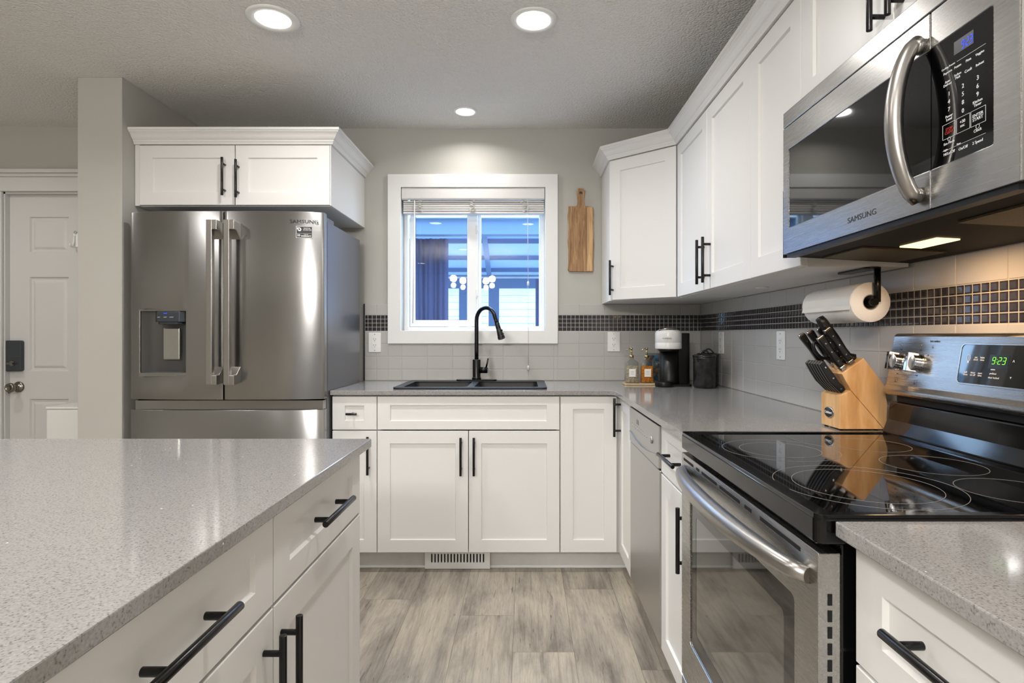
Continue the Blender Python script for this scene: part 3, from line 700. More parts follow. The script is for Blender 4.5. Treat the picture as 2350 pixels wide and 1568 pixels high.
# faucet
fx, fyy = -.282, 3.335
c = thing('kitchen_faucet', 'matte black gooseneck pull-down faucet behind the sink', 'faucet', (fx, fyy, zt))
b = B(); b.prism([(fx - .118 + .118 * 0 + p[0] * 1, fyy + p[1]) for p in rrect(0, .236, -.03, .03, .029)], zt + .0003, zt + .008); b.make('deck_plate', 'black', c, bevel=.002)
b = B(); b.lathe([(0, .0), (.027, 0), (.027, .01), (.0235, .012), (.0235, .112), (.0215, .116), (.0, .116)], (fx, fyy, zt + .008), 28); b.make('base', 'black', c, bevel=.001)
zc = 1.275
dirv = Vector((.78, -.62, 0)); rad = .072
path = [Vector((fx, fyy, 1.03)), Vector((fx, fyy, 1.1)), Vector((fx, fyy, 1.2)), Vector((fx, fyy, zc - .01))]
for i in range(0, 13):
    a = math.pi - math.pi * .92 * i / 12
    path.append(Vector((fx, fyy, zc)) + dirv * (rad + rad * math.cos(a)) + Vector((0, 0, rad * .95 * math.sin(a))))
last = path[-1]; dd = (path[-1] - path[-2]).normalized()
path += [last + dd * .02, last + dd * .045]
b = B(); b.tube(path, .0118, 18); b.make('spout', 'black', c)
e0 = path[-1]; e1 = e0 + dd * .075
b = B(); b.cyl(e0 - dd * .005, e0 + dd * .03, .0138, 20).cyl(e0 + dd * .03, e1, .0138, 20, r2=.019).cyl(e1, e1 + dd * .016, .0205, 20)
sh = b.make('spray_head', 'blackp', c, bevel=.001)
b = B(); q = e0 + dd * .04 + dirv * .015; b.cyl(q, q + dirv * .006 + dd * .0, .006, 12).cyl(q + dd * .02, q + dd * .02 + dirv * .008, .005, 12); b.make('spray_button', 'blackp', sh)
b = B(); b.cyl((fx + .02, fyy - .005, zt + .062), (fx + .062, fyy - .012, zt + .062), .018, 22); b.cyl((fx + .062, fyy - .012, zt + .062), (fx + .066, fyy - .0125, zt + .062), .0155, 22)
b.tube([(fx + .055, fyy - .011, zt + .07), (fx + .062, fyy - .014, zt + .1), (fx + .068, fyy - .016, zt + .130)], .005, 10, rs=[.006, .0048, .0045]); b.make('lever_handle', 'black', c)

# ================================================================== REFRIGERATOR
def fridge():
    x0, x1, yf, zt_ = -1.897, -.965, 2.72, 1.776
    c = thing('refrigerator', 'stainless french-door refrigerator with water dispenser, under the two-door cabinet', 'refrigerator', ((x0 + x1) / 2, 3.05, 0))
    B().box(x0 + .006, x1 - .0, 2.80, 3.35, .03, 1.742).make('body', 'fridge_side', c, bevel=.004)
    B().box(x0 + .02, x1 - .02, 2.84, 3.3, .0, .03).make('feet', 'blackp', c)
    xm = (513.5 - 1205) * yf / 1316; xc = (x0 + x1) / 2; hw = (x1 - x0) / 2
    def yy(x):
        t = abs(x - xc) / hw; return yf + .030 * t ** 5 + .008 * t ** 2
    def door(xa, xb, za, zb, name, hole=None):
        n = 26; xs = [xa + (xb - xa) * i / n for i in range(n + 1)]
        if hole: xs = sorted(set([x for x in xs if abs(x - hole[0]) > .008 and abs(x - hole[1]) > .008] + [hole[0], hole[1]]))
        zs = [za, zb] if not hole else [za, hole[2], hole[3], zb]
        b = B(); V = {}; Wb = {}
        for i, x in enumerate(xs):
            for j, z in enumerate(zs):
                V[i, j] = b.v((x, yy(x), z)); Wb[i, j] = b.v((x, 2.792, z))
        for i in range(len(xs) - 1):
            mx = (xs[i] + xs[i + 1]) / 2
            for j in range(len(zs) - 1):
                mz = (zs[j] + zs[j + 1]) / 2
                if hole and hole[0] < mx < hole[1] and hole[2] < mz < hole[3]: continue
                b.f([V[i, j], V[i + 1, j], V[i + 1, j + 1], V[i, j + 1]], True); b.f([Wb[i, j], Wb[i, j + 1], Wb[i + 1, j + 1], Wb[i + 1, j]])
            b.f([V[i, 0], Wb[i, 0], Wb[i + 1, 0], V[i + 1, 0]]); k = len(zs) - 1; b.f([V[i, k], V[i + 1, k], Wb[i + 1, k], Wb[i, k]])
        for j in range(len(zs) - 1):
            e = len(xs) - 1
            b.f([V[0, j], V[0, j + 1], Wb[0, j + 1], Wb[0, j]]); b.f([V[e, j], Wb[e, j], Wb[e, j + 1], V[e, j + 1]])
        if hole:
            ia, ib = xs.index(hole[0]), xs.index(hole[1])
            for i in range(ia, ib):
                b.f([V[i, 1], V[i + 1, 1], Wb[i + 1, 1], Wb[i, 1]]); b.f([V[i, 2], Wb[i, 2], Wb[i + 1, 2], V[i + 1, 2]])
            b.f([V[ia, 1], Wb[ia, 1], Wb[ia, 2], V[ia, 2]]); b.f([V[ib, 1], V[ib, 2], Wb[ib, 2], Wb[ib, 1]])
        return b.make(name, 'steel', c, bevel=.002, angle=50)
    zd = H - (918 - 770) * yf / 1316
    hx0, hx1 = (319 - 1205) * yf / 1316, (427 - 1205) * yf / 1316; hz0, hz1 = .996, 1.304
    dl = door(x0, xm - .003, zd, zt_, 'door', (hx0, hx1, hz0, hz1))
    dR = door(xm + .003, x1, zd, zt_, 'door')
    ztd = H - (942 - 770) * yf / 1316
    dw = door(x0, x1, .06, ztd, 'freezer_drawer')
    b = B(); b.box(x0 + .03, x1 - .004, 2.748, 2.799, ztd + .001, zd - .006); b.make('drawer_grip_recess', 'steel', c)
    # dark seals
    B().box(x0 + .012, x1 - .012, 2.793, 2.7995, .07, 1.74).make('door_seal', 'darkgap', c)
    # dispenser
    y = yy((hx0 + hx1) / 2)
    b = B(); b.slab([(hx0 - .004, hz0 - .006), (hx1 + .004, hz0 - .006), (hx1 + .004, hz1 + .004), (hx0 - .004, hz1 + .004)], [[(hx0 + .003, hz0 + .012), (hx1 - .003, hz0 + .012), (hx1 - .003, hz1 - .003), (hx0 + .003, hz1 - .003)]], y - .003, y + .012, 'y')
    dp = b.make('dispenser', 'steel', dl, bevel=.001)
    b = B(); n = 14; P = []                       # concave alcove
    ya, yb = y + .006, y + .062
    for i in range(n + 1):
        t = i / n; xx = hx0 + .003 + (hx1 - hx0 - .006) * t; P.append((xx, ya + (yb - ya) * (1 - (2 * t - 1) ** 6)))
    A = [b.v((p[0], p[1], hz0 + .012)) for p in P]; D = [b.v((p[0], p[1], hz1 - .003)) for p in P]
    for i in range(n): b.f([A[i], A[i + 1], D[i + 1], D[i]], True)
    b.f(A); b.f(D); b.make('alcove', 'alcove', dp, recalc=False)
    px0, px1 = (352 - 1205) * yf / 1316, (420 - 1205) * yf / 1316
    b = B(); Q = [(px0, y + .05), (px0, y + .008), (px0 + .015, y - .004), (px1 - .02, y - .004), (px1, y + .012), (px1, y + .05)]
    b.prism(Q, hz1 - .055, hz1 - .004); b.prism([(px0 + (q[0] - px0) * .8 + .012, q[1] + .004) for q in Q], hz1 - .066, hz1 - .0545)
    pod = b.make('control_pod', 'smoke', dp, bevel=.003)
    words(FY((px0 + px1) / 2 - .01, y - .0042, hz1 - .028), [(t, -.036 + .03 * i, -.004, .006) for i, t in enumerate(('water', 'cubed', 'crushed'))], 'button_legend', 'legend', dp)
    B(FY((px0 + px1) / 2 - .015, y - .0042, hz1 - .014)).box(-.008, .008, -.0016, .0016, 0, .0006).make('indicator', 'blue_led', pod)
    qx0, qx1 = (375 - 1205) * 2.76 / 1316, (414 - 1205) * 2.76 / 1316
    B().box(qx0, qx1, y + .028, y + .040, 1.068, 1.222).make('paddle', 'steelplain', dp, bevel=.005)
    # handles
    for xh, dd in (((472 - 1205) * 2.655 / 1316, dl), ((512 - 1205) * 2.655 / 1316, dR)):
        b = B(); w2 = .027; yh = 2.655; za, zb = .955, 1.722
        xo = xh + w2
        b.box(xh, xo, yh, yh + .026, za + .004, zb)
        for zz, s in ((za, 1), (zb, -1)):
            yw = yy(xo) + .004
            pr = [(yh + .0015, zz), (yh + .0015, zz + s * .045), (yh + .026, zz + s * .045), (yw, zz + s * .085), (yw, zz + s * .004)]
            b.prism(pr, xh + .001, xo + .022, 'x')
        b.make('handle', 'handle_steel', dd, bevel=.002)
    # badge lettering and sticker, on the right door
    bx = (695 - 1205) * yf / 1316
    def on(x, z, off=.0006):
        sl = (yy(x + .002) - yy(x - .002)) / .004
        u = Vector((1, sl, 0)).normalized(); wv = Vector((u.y, -u.x, 0))
        return Matrix(((u.x, 0, wv.x, x + wv.x * off), (u.y, 0, wv.y, yy(x) + wv.y * off), (0, 1, 0, z), (0, 0, 0, 1)))
    b = B(on(bx + .0, H - (507.5 - 770) * yf / 1316, .0012)); b.text('SAMSUNG', 0, 0, .0225, sx=1.28); b.make('brand_lettering', 'legend_dark', dR)
    sxc = (695.5 - 1205) * yf / 1316; szc = H - (531.5 - 770) * yf / 1316
    b = B(on(sxc, szc, .0018)); b.box(-.0375, .0375, -.028, .028, -.0012, 0); st = b.make('sticker', 'legend', dR)
    b = B(on(sxc, szc, .0019)); b.box(-.0355, .0355, -.026, .026, -.0002, .0002); b.make('sticker_face', 'blackp', st)
    b = B(on(sxc, szc, .0022)); b.text('DIGITAL', .013, .0175, .0085).text('INVERTER', .0145, .0095, .0085).box(-.033, .033, -.0075, -.0068, 0, .0003)
    b.text('10', -.026, -.0165, .014, off=.0004).text('YEAR', .008, -.0125, .006, sx=1.5).text('WARRANTY', .0085, -.0195, .0085, off=.0003)
    b.slab([(-.033, .022), (-.029, .022), (-.029, .007), (-.022, .003), (-.016, .005), (-.0125, .012), (-.016, .019), (-.022, .022), (-.027, .021), (-.027, .017), (-.022, .017), (-.018, .013), (-.020, .009), (-.024, .009), (-.025, .012), (-.033, .012)], [], 0, .0003)
    b.make('sticker_print', 'legend', st)
    for xa in (x1 - .07, x0 + .01):
        b = B(); b.box(xa, xa + .06, 2.765, 2.93, 1.7425, 1.768).make('hinge_cover', 'fridge_side', c, bevel=.006)
fridge()

# ================================================================== RANGE
def seg_digits(b, txt, x, y, h, shear=.15, t=None):
    """seven-segment digits in frame coordinates"""
    t = t or h * .10; w_ = h * .5
    SEG = {'0': 'abcdef', '1': 'bc', '2': 'abged', '3': 'abgcd', '4': 'fgbc', '5': 'afgcd', '6': 'afgedc', '7': 'abc', '8': 'abcdefg', '9': 'abcdfg'}
    for ch in txt:
        if ch == ':':
            for q in (.3, .7): b.box(x - t / 2 + q * h * shear, x + t / 2 + q * h * shear, y + q * h - t / 2, y + q * h + t / 2, 0, .0004)
            x += h * .28; continue
        pos = {'a': (0, h, w_, h), 'g': (0, h / 2, w_, h / 2), 'd': (0, 0, w_, 0), 'f': (0, h / 2, 0, h), 'b': (w_, h / 2, w_, h), 'e': (0, 0, 0, h / 2), 'c': (w_, 0, w_, h / 2)}
        for s_ in SEG[ch]:
            xa, ya, xb, yb = pos[s_]; g = t * .6
            if ya == yb: P = [(xa + g, ya - t / 2), (xb - g, ya - t / 2), (xb - g, ya + t / 2), (xa + g, ya + t / 2)]
            else: P = [(xa - t / 2, ya + g), (xa + t / 2, ya + g), (xa + t / 2, yb - g), (xa - t / 2, yb - g)]
            b.prism([(x + p[0] + p[1] * shear, y + p[1]) for p in P], 0, .0004)
        x += h * .78
def range_():
    Y0, Y1, XF, ZC = .848, 1.591, .434, .918
    c = thing('electric_range', 'stainless electric range with black glass cooktop and curved oven handle', 'range', (.75, 1.22, 0))
    B().box(.472, 1.05, Y0 + .008, Y1 - .008, .02, .874).make('body', 'blackenamel', c, bevel=.003)
    # cooktop tray
    b = B(); b.prism(rrect(XF - .002, 1.0, Y0, Y1, .014), .874, ZC - .004); ct = b.make('cooktop', 'blackenamel', c, bevel=.004, seg=3)
    b = B(); b.slab(rrect(XF - .001, 1.0, Y0 + .001, Y1 - .001, .012), [rrect(XF + .024, .985, Y0 + .016, Y1 - .016, .012)], ZC - .006, ZC + .001); b.make('cooktop_lip', 'blackenamel', ct, bevel=.003, seg=3)
    B().box(XF + .02, .99, Y0 + .012, Y1 - .012, ZC - .0045, ZC - .0025).make('glass', 'blackg', ct)
    for x, y, r in ((.600, 1.352, .128), (.600, 1.352, .089), (.612, 1.035, .152), (.612, 1.035, .119), (.846, 1.41, .088), (.848, 1.195, .094), (.850, .995, .086)):
        b = B(); b.ring((x, y, ZC - .0024), r, .0009, .0002, 72); b.make('burner_ring', 'ring', ct)
    # oven door, with window opening
    zt_, zb_ = .862, .252
    FF = FXn(XF, Y1 - .002, 0); W = Y1 - Y0 - .004
    gw0, gw1, gz0_, gz1_ = Y1 - .002 - 1.512, Y1 - .002 - .925, .372, .765
    slots = []
    for a, e in ((.02, .11), (.135, .16), (.18, .29), (.31, .43), (.455, .49), (.53, .685)): slots.append((a, e, .844, .851, -.002, .0004))
    b = B(FF); b.slab([(0, zb_), (W, zb_), (W, zt_), (0, zt_)], [rrect(gw0, gw1, gz0_, gz1_, .012, 3)], -.034, 0)
    od = b.make('oven_door', 'steel_range', c, bevel=.0015)
    for q in slots: B(FF).box(*q).make('vent_slot', 'darkgap', od)
    b = B(FF); b.box(.004, W - .004, zb_ + .004, zt_ - .004, -.0375, -.0345); b.make('door_liner', 'blackenamel', od)
    b = B(FF); b.slab(rrect(gw0 - .003, gw1 + .003, gz0_ - .003, gz1_ + .003, .012, 3), [], -.030, -.004); b.make('window_glass', 'oven_in', od)
    b = B(FF); b.slab(rrect(gw0 + .002, gw1 - .002, gz0_ + .002, gz1_ - .002, .012, 3), [rrect(gw0 + .045, gw1 - .045, gz0_ + .045, gz1_ - .045, .012, 3)], -.0039, -.0036); b.make('window_border', 'blackg', od)
    b = B(FXn(XF, 0, 0)); n = 24; P = []; rs = []
    for i in range(n + 1):
        t = i / n; y = Y1 - .022 - (Y1 - Y0 - .05) * t; s_ = math.sin(math.pi * t); P.append((-y, .818, -.0 + .044 * s_ ** .55)); rs.append(.0125 + .0085 * s_ ** .6)
    b.tube(P, .018, 16, rs=rs, up=(0, 1, 0), flat=1.0); b.make('oven_handle', 'handle_steel', od)
    # slots on the door's side edge, toward the camera
    for k in range(11):
        z = .793 - k * .0245
        B().box(XF + .0145, XF + .021, Y0 + .0012, Y0 + .0022, z - .0085, z + .0085).make('vent_slot', 'darkgap', od)
    b = B(FF); b.box(0, W, .06, zb_ - .006, -.034, 0); sd = b.make('storage_drawer', 'steel_range', c, bevel=.003)
    # back guard : lower black riser and sloped steel console
    pr = [(.985, .9175), (1.0, .955), (1.008, 1.005), (1.045, 1.005), (1.045, .9175)]
    b = B(); b.prism(pr, Y0 + .004, Y1 - .004, 'y'); b.make('backguard_riser', 'blackenamel', c, bevel=.006, seg=3)
    b = B(); b.box(1.012, 1.045, Y0 + .03, Y1 - .03, 1.0055, 1.03); b.make('backguard_vent', 'darkgap', c)
    pr = [(1.0, 1.0225), (.990, 1.032), (.991, 1.040), (1.000, 1.052), (1.0215, 1.182), (1.028, 1.190), (1.055, 1.190), (1.055, 1.0225)]
    b = B(); b.prism(pr, Y0 + .001, Y1 - .001, 'y'); con = b.make('control_console', 'steel_range', c, bevel=.004, seg=3)
    # frame on the sloped console face
    p0 = Vector((1.000, 0, 1.052)); p1 = Vector((1.0215, 0, 1.182)); vv = (p1 - p0).normalized(); uu = Vector((0, -1, 0)); ww = uu.cross(vv)
    def FC(y, s): o = p0 + vv * s; return Matrix(((uu.x, vv.x, ww.x, o.x), (uu.y, vv.y, ww.y, y), (uu.z, vv.z, ww.z, o.z), (0, 0, 0, 1)))
    F0 = FC(0, 0)
    L = p1 - p0
    for y, nm in ((1.548, 1), (1.472, 2), (.96, 3), (.885, 4)):
        b = B(FC(y, .062)); b.lathe([(0, .0), (.0235, .0), (.0235, .004), (.021, .006), (.021, .02), (.0195, .022), (0, .022)], n=36); b.box(-.0055, .0055, -.024, .024, .006, .034)
        kn = b.make('knob', 'chrome', con, bevel=.001)
        b = B(FC(y, .062)); b.text('OFF', 0, .034, .006).text('HI', .03, .022, .005).text('LO', -.03, .022, .005).text('ON', 0, -.032, .005)
        b.slab([(-.005, -.055), (.005, -.055), (.005, -.043), (-.005, -.043)], [[(-.0044, -.0544), (.0044, -.0544), (.0044, -.0436), (-.0044, -.0436)]], 0, .0003); b.box(-.004, -.001, -.054, -.051, 0, .0003)
        b.make('knob_legend', 'legend_dark', con)
        b = B(FC(y, .109)); b.lathe([(0, 0), (.0032, 0), (.0022, .0012), (0, .0015)], n=12); b.make('indicator', 'steelplain', con)
    b = B(FC(1.425, .12)); b.text('hot surface', 0, 0, .0075, off=.0001); b.make('legend', 'legend_dark', con)
    b = B(FC(1.43, .105)); b.lathe([(0, 0), (.0032, 0), (.0022, .0012), (0, .0015)], n=12); b.make('indicator', 'steelplain', con)
    y0, y1 = 1.332, 1.103
    b = B(FC(y0, 0)); b.slab(rrect(-.004, y0 - y1 + .004, .021, .117, .012, 5), [rrect(0, y0 - y1, .025, .113, .010, 5)], 0, .0022); b.make('display_bezel', 'steelplain', con, bevel=.0007)
    b = B(FC(y0, 0)); b.prism(rrect(0.0002, y0 - y1 - .0002, .0252, .1128, .010, 5), .0001, .001); dsp = b.make('display_panel', 'blackg', con)
    b = B(FC(y0, 0) @ Matrix.Translation((0, 0, .0013)))
    words(b.M, [('set\nclock', .045, .082, .0062), ('bake\ntime', .063, .082, .0062), ('self\nclean', .022, .047, .0062), ('timer\non off', .043, .047, .0062), ('start\ntime', .063, .047, .0062),
                ('oven', .096, .06, .0058), ('preheat', .098, .051, .0058), ('door locked', .101, .042, .0058), ('^', .145, .078, .012), ('v', .144, .046, .009)], 'button_legend', 'legend', dsp)
    b.slab([(.024 + .006 * math.cos(t / 8 * 2 * math.pi), .083 + .008 * math.sin(t / 8 * 2 * math.pi)) for t in range(8)], [[(.024 + .0052 * math.cos(t / 8 * 2 * math.pi), .083 + .0072 * math.sin(t / 8 * 2 * math.pi)) for t in range(8)]], 0, .0003).box(.022, .026, .071, .0755, 0, .0003)
    b.make('light_bulb_icon', 'legend', dsp)
    b = B(FC(y0 - .088, .066) @ Matrix.Translation((0, 0, .0013))); b.box(-.006, .045, -.004, .026, -.0002, 0); b.make('led_window', 'lcd_dark', dsp)
    b = B(FC(y0 - .09, .072) @ Matrix.Translation((0, 0, .0014))); seg_digits(b, '9:23', 0, 0, .0145, t=.0011); b.make('clock_digits', 'green_led', dsp)
range_()

# ================================================================== MICROWAVE
def microwave():
    XF, Y0, Y1 = .71, .822, 1.578
    c = thing('microwave_oven', 'stainless over-range microwave with curved handle mounted above the cooktop', 'microwave', (.9, 1.2, 1.385))
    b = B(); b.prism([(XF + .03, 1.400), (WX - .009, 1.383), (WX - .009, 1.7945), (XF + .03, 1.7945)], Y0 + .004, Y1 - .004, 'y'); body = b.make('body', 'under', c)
    F = FXn(XF, Y1, 0); W = Y1 - Y0
    wdr = Y1 - 1.0055
    zs0, zs1, zt_ = 1.407, 1.7495, 1.794
    B(F).box(0, W, zs1 + .0025, zt_, -.0295, 0).make('vent_strip', 'steel_mw', c, bevel=.002)
    gz0, gz1, gu0, gu1 = 1.475, 1.6865, Y1 - 1.547, Y1 - .870
    def hole_door(): return rrect(gu0, wdr + .05, gz0, gz1, .006, 3)
    # door frame: C shape (glass reaches the seam)
    b = B(F); b.slab([(0, zs0), (wdr, zs0), (wdr, gz0), (gu0 + .004, gz0), (gu0 + .001, gz0 + .001), (gu0, gz0 + .004), (gu0, gz1 - .004), (gu0 + .001, gz1 - .001), (gu0 + .004, gz1), (wdr, gz1), (wdr, zs1), (0, zs1)], [], -.0295, 0)
    d = b.make('door', 'steel_mw', c, bevel=.0015)
    b = B(F); b.box(gu0 - .002, wdr - .001, gz0 - .002, gz1 + .002, -.028, -.0022); b.make('window_glass', 'blackg', d)
    b = B(F); hl = rrect(gu1 - .13, gu1, gz0, gz1, .005, 3); u1 = wdr + .0022
    b.slab([(u1, zs0), (W, zs0), (W, zs1), (u1, zs1), (u1, gz1), (gu1 - .005, gz1), (gu1 - .001, gz1 - .001), (gu1, gz1 - .005), (gu1, gz0 + .005), (gu1 - .001, gz0 + .001), (gu1 - .005, gz0), (u1, gz0)], [], -.0295, 0)
    cp = b.make('control_panel', 'steel_mw', c, bevel=.0015)
    b = B(F); b.box(u1 + .0003, gu1 + .001, gz0 - .001, gz1 + .001, -.028, -.0012); kp = b.make('keypad', 'blackg', cp)
    FK = F @ Matrix.Translation((0, 0, -.0009))
    U = lambda x: Y1 - XF * 1316 / (x - 1205)             # photo column -> u on the face
    Zf = lambda x, y: H + (770 - y) * (XF / (x - 1205))
    b = B(FK); b.box(U(2188), U(2233), 1.6487, 1.6705, -.0001, .0001); b.make('lcd', 'lcd', kp)
    b = B(FK @ Matrix.Translation((U(2206), 1.6517, .0002)) @ Matrix.Diagonal((.74, 1, 1, 1))); seg_digits(b, '9:23', 0, 0, .0125, t=.0012); b.make('clock_digits', 'blue_led', kp)
    k = 1517 / 600
    def T(cx, cy): x, y = 1750 + cx / k, cy / k; return U(x), Zf(x, y)
    b = B(FK)
    for t, cx, cy, s in (('Popcorn', 1072, 420, .0065), ('Potato', 1130, 384, .0065), ('Pizza', 1192, 347, .0065), ('Veggies', 1258, 307, .0065), ('Auto\nDefrost', 1071, 482, .0068),
                         ('Soften\nMelt', 1130, 440, .0068), ('Cook', 1191, 407, .0075), ('Reheat', 1258, 369, .0065), ('1', 1080, 545, .0115), ('2', 1160, 499, .0115), ('3', 1246, 451, .0115),
                         ('4', 1079, 591, .0115), ('5', 1160, 546, .0115), ('6', 1245, 500, .0115), ('7', 1079, 635, .0115), ('8', 1160, 594, .0115), ('9', 1245, 547, .0115), ('0', 1160, 643, .0115),
                         ('Power\nLevel', 1080, 682, .0072), ('Kitchen\nTimer', 1245, 596, .0072), ('+30\nsec', 1157, 716, .0085), ('ENTER\nSTART', 1246, 676, .0082), ('Clock', 1245, 755, .0075),
                         ('Eco Mode', 1080, 828, .0068), ('2 Speed', 1245, 822, .0075), ('On/Off', 1161, 858, .0075), ('Hi/Lo/Off', 1080, 888, .0075), ('Cooking Presets', 1075, 388, .0052), ('Light', 1060, 872, .0052), ('Vent', 1135, 835, .0052)):
        u, z = T(cx, cy); b.text(t, u, z, s * .88)
    def fr(cx0, cx1, cyc, h):
        ua, za = T(cx0, cyc); ub, zb = T(cx1, cyc); zc = T((cx0 + cx1) / 2, cyc)[1]
        b.slab([(ua, zc - h), (ub, zc - h), (ub, zc + h), (ua, zc + h)], [[(ua + .0005, zc - h + .0005), (ub - .0005, zc - h + .0005), (ub - .0005, zc + h - .0005), (ua + .0005, zc + h - .0005)]], 0, .0003)
    fr(1042, 1116, 757, .0125); fr(1122, 1200, 717, .0125); fr(1205, 1292, 675, .0125)
    zl = T(1200, 310)[1]; b.box(U(1750 + 1125 / k), U(1750 + 1292 / k), zl - .0002, zl + .0002, 0, .0003)
    zl = T(1200, 812)[1]; b.box(U(1750 + 1042 / k), U(1750 + 1292 / k), zl - .0002, zl + .0002, 0, .0003)
    u, z = T(1245, 733); b.M = FK @ Matrix.Translation((u, z, 0)); b.ring((0, 0, 0), .0035, .0006, .0003, 16)
    u, z = T(1080, 806); b.M = FK @ Matrix.Translation((u, z, 0)); b.ring((0, 0, 0), .003, .0006, .0003, 16)
    b.make('keypad_legend', 'legend', kp)
    b = B(FK); u, z = T(1080, 757); b.text('STOP\nCLEAR', u, z, .0066); b.make('stop_legend', 'legend_red', kp)
    # side trim strip at the right end
    B(F).box(W + .0005, W + .006, zs0, zt_, -.028, -.001).box(W + .007, W + .012, zs0, zt_, -.028, -.006).make('end_trim', 'handle_steel', c, bevel=.001)
    # lettering
    b = B(F); b.text('SAMSUNG', U(1977), 1.436, .0175, sx=1.3); b.make('brand_lettering', 'legend_dark', d)
    # bow handle
    uh = Y1 - 1.030; P = []; rs = []
    for i in range(25):
        t = i / 24; s_ = math.sin(math.pi * t); P.append((uh, 1.428 + (1.712 - 1.428) * t, .004 + .044 * s_ ** .6)); rs.append(.0125 + .002 * s_)
    b = B(F); b.tube(P, .013, 16, rs=rs, up=(1, 0, 0), flat=1.15)
    for zz in (1.437, 1.703): b.cyl((uh, zz, 0), (uh, zz, .012), .014, 16)
    b.make('door_handle', 'handle_steel', d)
    # underside
    zb = lambda x: 1.400 - (x - XF - .03) * .0518
    def under(x0, x1, y0, y1, t, name, m, par, gap=.0005):
        b = B(); A = []
        for x, dz in ((x0, gap), (x1, gap), (x1, gap + t), (x0, gap + t)): A.append((x, zb(x) - dz))
        b.prism(A, y0, y1, 'y'); return b.make(name, m, par)
    under(.80, 1.0, 1.36, 1.54, .004, 'grease_filter', 'filter', c); under(.80, 1.0, .86, 1.06, .004, 'grease_filter', 'filter', c)
    under(.872, .922, 1.215, 1.335, .003, 'hood_lamp', 'hoodlamp', c)
    b = B(); b.box(XF + .006, XF + .03, Y0 + .01, Y1 - .01, 1.397, 1.4065); b.make('lower_grille', 'blackp', c)
    ld = bpy.data.lights.new('hood_lamp_beam', 'AREA'); ld.shape = 'RECTANGLE'; ld.size = .06; ld.size_y = .12; ld.energy = 1.5; ld.color = (1, .62, .32)
    lo = bpy.data.objects.new('hood_lamp_beam', ld); col.objects.link(lo); lo.parent = c; lo.location = Vector((.90, 1.27, zb(.9) - .008)) - c.location
microwave()

# ================================================================== DISHWASHER
def dishwasher():
    c = thing('dishwasher', 'silver grey dishwasher with curved control strip between white cabinets', 'dishwasher', (.77, 2.25, 0))
    B().box(RF + .025, WX - .05, 1.98, 2.525, .1, .876).make('body', 'darkgap', c)
    F = FXn(RF - .004, 2.527, 0); W = 2.527 - 1.976
    B(F).box(0, W, .115, .718, -.026, 0).make('door', 'dw', c, bevel=.003)
    # control panel bulges slightly, with curved lower edge
    b = B(F); n = 20; P = [(0, .872), (0, .725)] + [(W * i / n, .722 - .0 * i) for i in range(1, n)] + [(W, .725), (W, .872)]
    b.prism(P, -.026, .003); cp = b.make('control_panel', 'dw', c, bevel=.002)
    b = B(F); A = [(W * .04 + W * .92 * i / n, .765 - .022 * math.sin(math.pi * i / n)) for i in range(n + 1)]
    b.prism(A + [(p[0], p[1] + .006) for p in A[::-1]], .003, .009); b.make('grip_ridge', 'dw', cp, bevel=.001)
    b = B(F); b.box(W * .28, W * .36, .82, .838, .003, .0036); b.make('display', 'lcd', cp)
    b = B(F)
    for i in range(9): b.cyl((W * (.12 + .065 * i), .80, .003), (W * (.12 + .065 * i), .80, .0042), .004, 10)
    b.lathe([(0, .003), (.014, .003), (.013, .008), (0, .008)], (W * .8, .805, 0), 20)
    b.make('buttons', 'dw', cp)
    for i in range(7): B(F).box(W * (.12 + .065 * i) - .006, W * (.12 + .065 * i) + .006, .8095, .8108, .003, .0033).make('button_legend', 'legend_dark', cp)
    B(F).box(.01, W - .01, .02, .11, -.065, -.055).make('kick_plate', 'blackp', c)
dishwasher()

# ================================================================== THINGS ON THE COUNTER
CT = .9125
# knife block
c = thing('knife_block', 'oak knife block with black badge on the counter beside the range', 'knife block', (.96, 1.69, CT))
ky0, ky1 = 1.640, 1.744
b = B(); b.prism([(.9006, CT + .004), (.9006, 1.012), (.931, 1.028), (1.0265, CT + .004)], ky0, ky1, 'y'); b.make('steak_knife_holder', 'maple', c, bevel=.0015)
b = B(); b.prism([(.9325, 1.0275), (.906, 1.0747), (.9686, 1.1204), (1.0275, 1.043), (1.0370, .986), (1.0340, CT + .004), (1.0280, CT + .004)], ky0, ky1, 'y'); b.make('block', 'maple', c, bevel=.0015)
b = B()
for x in (.91, 1.01):
    for y in (ky0 + .012, ky1 - .012): b.cyl((x, y, CT), (x, y, CT + .0045), .006, 12)
b.make('rubber_foot', 'blackp', c)
F = FXn(.9006, (ky0 + ky1) / 2 + .005, .958)
b = B(F); b.lathe([(0, .0), (.026, 0), (.026, .002), (.023, .003), (0, .003)], n=40, sy=.62); bd = b.make('badge', 'steelplain', c)
b = B(F); b.lathe([(0, .003), (.0228, .003), (.022, .0038), (0, .0038)], n=40, sy=.6); b.make('badge_face', 'blackp', bd)
b = B(F); b.text('Cuisinart', 0, 0, .011, w=.0038, off=.0002); b.make('badge_lettering', 'legend', bd)
kd = Vector((-.59, 0, .807)).normalized(); kp_ = Vector((.807, 0, .59)).normalized()      # along handle, across handle
def slotpt(s, y): return Vector((.906 + .0626 * s, y, 1.0747 + .0457 * s))
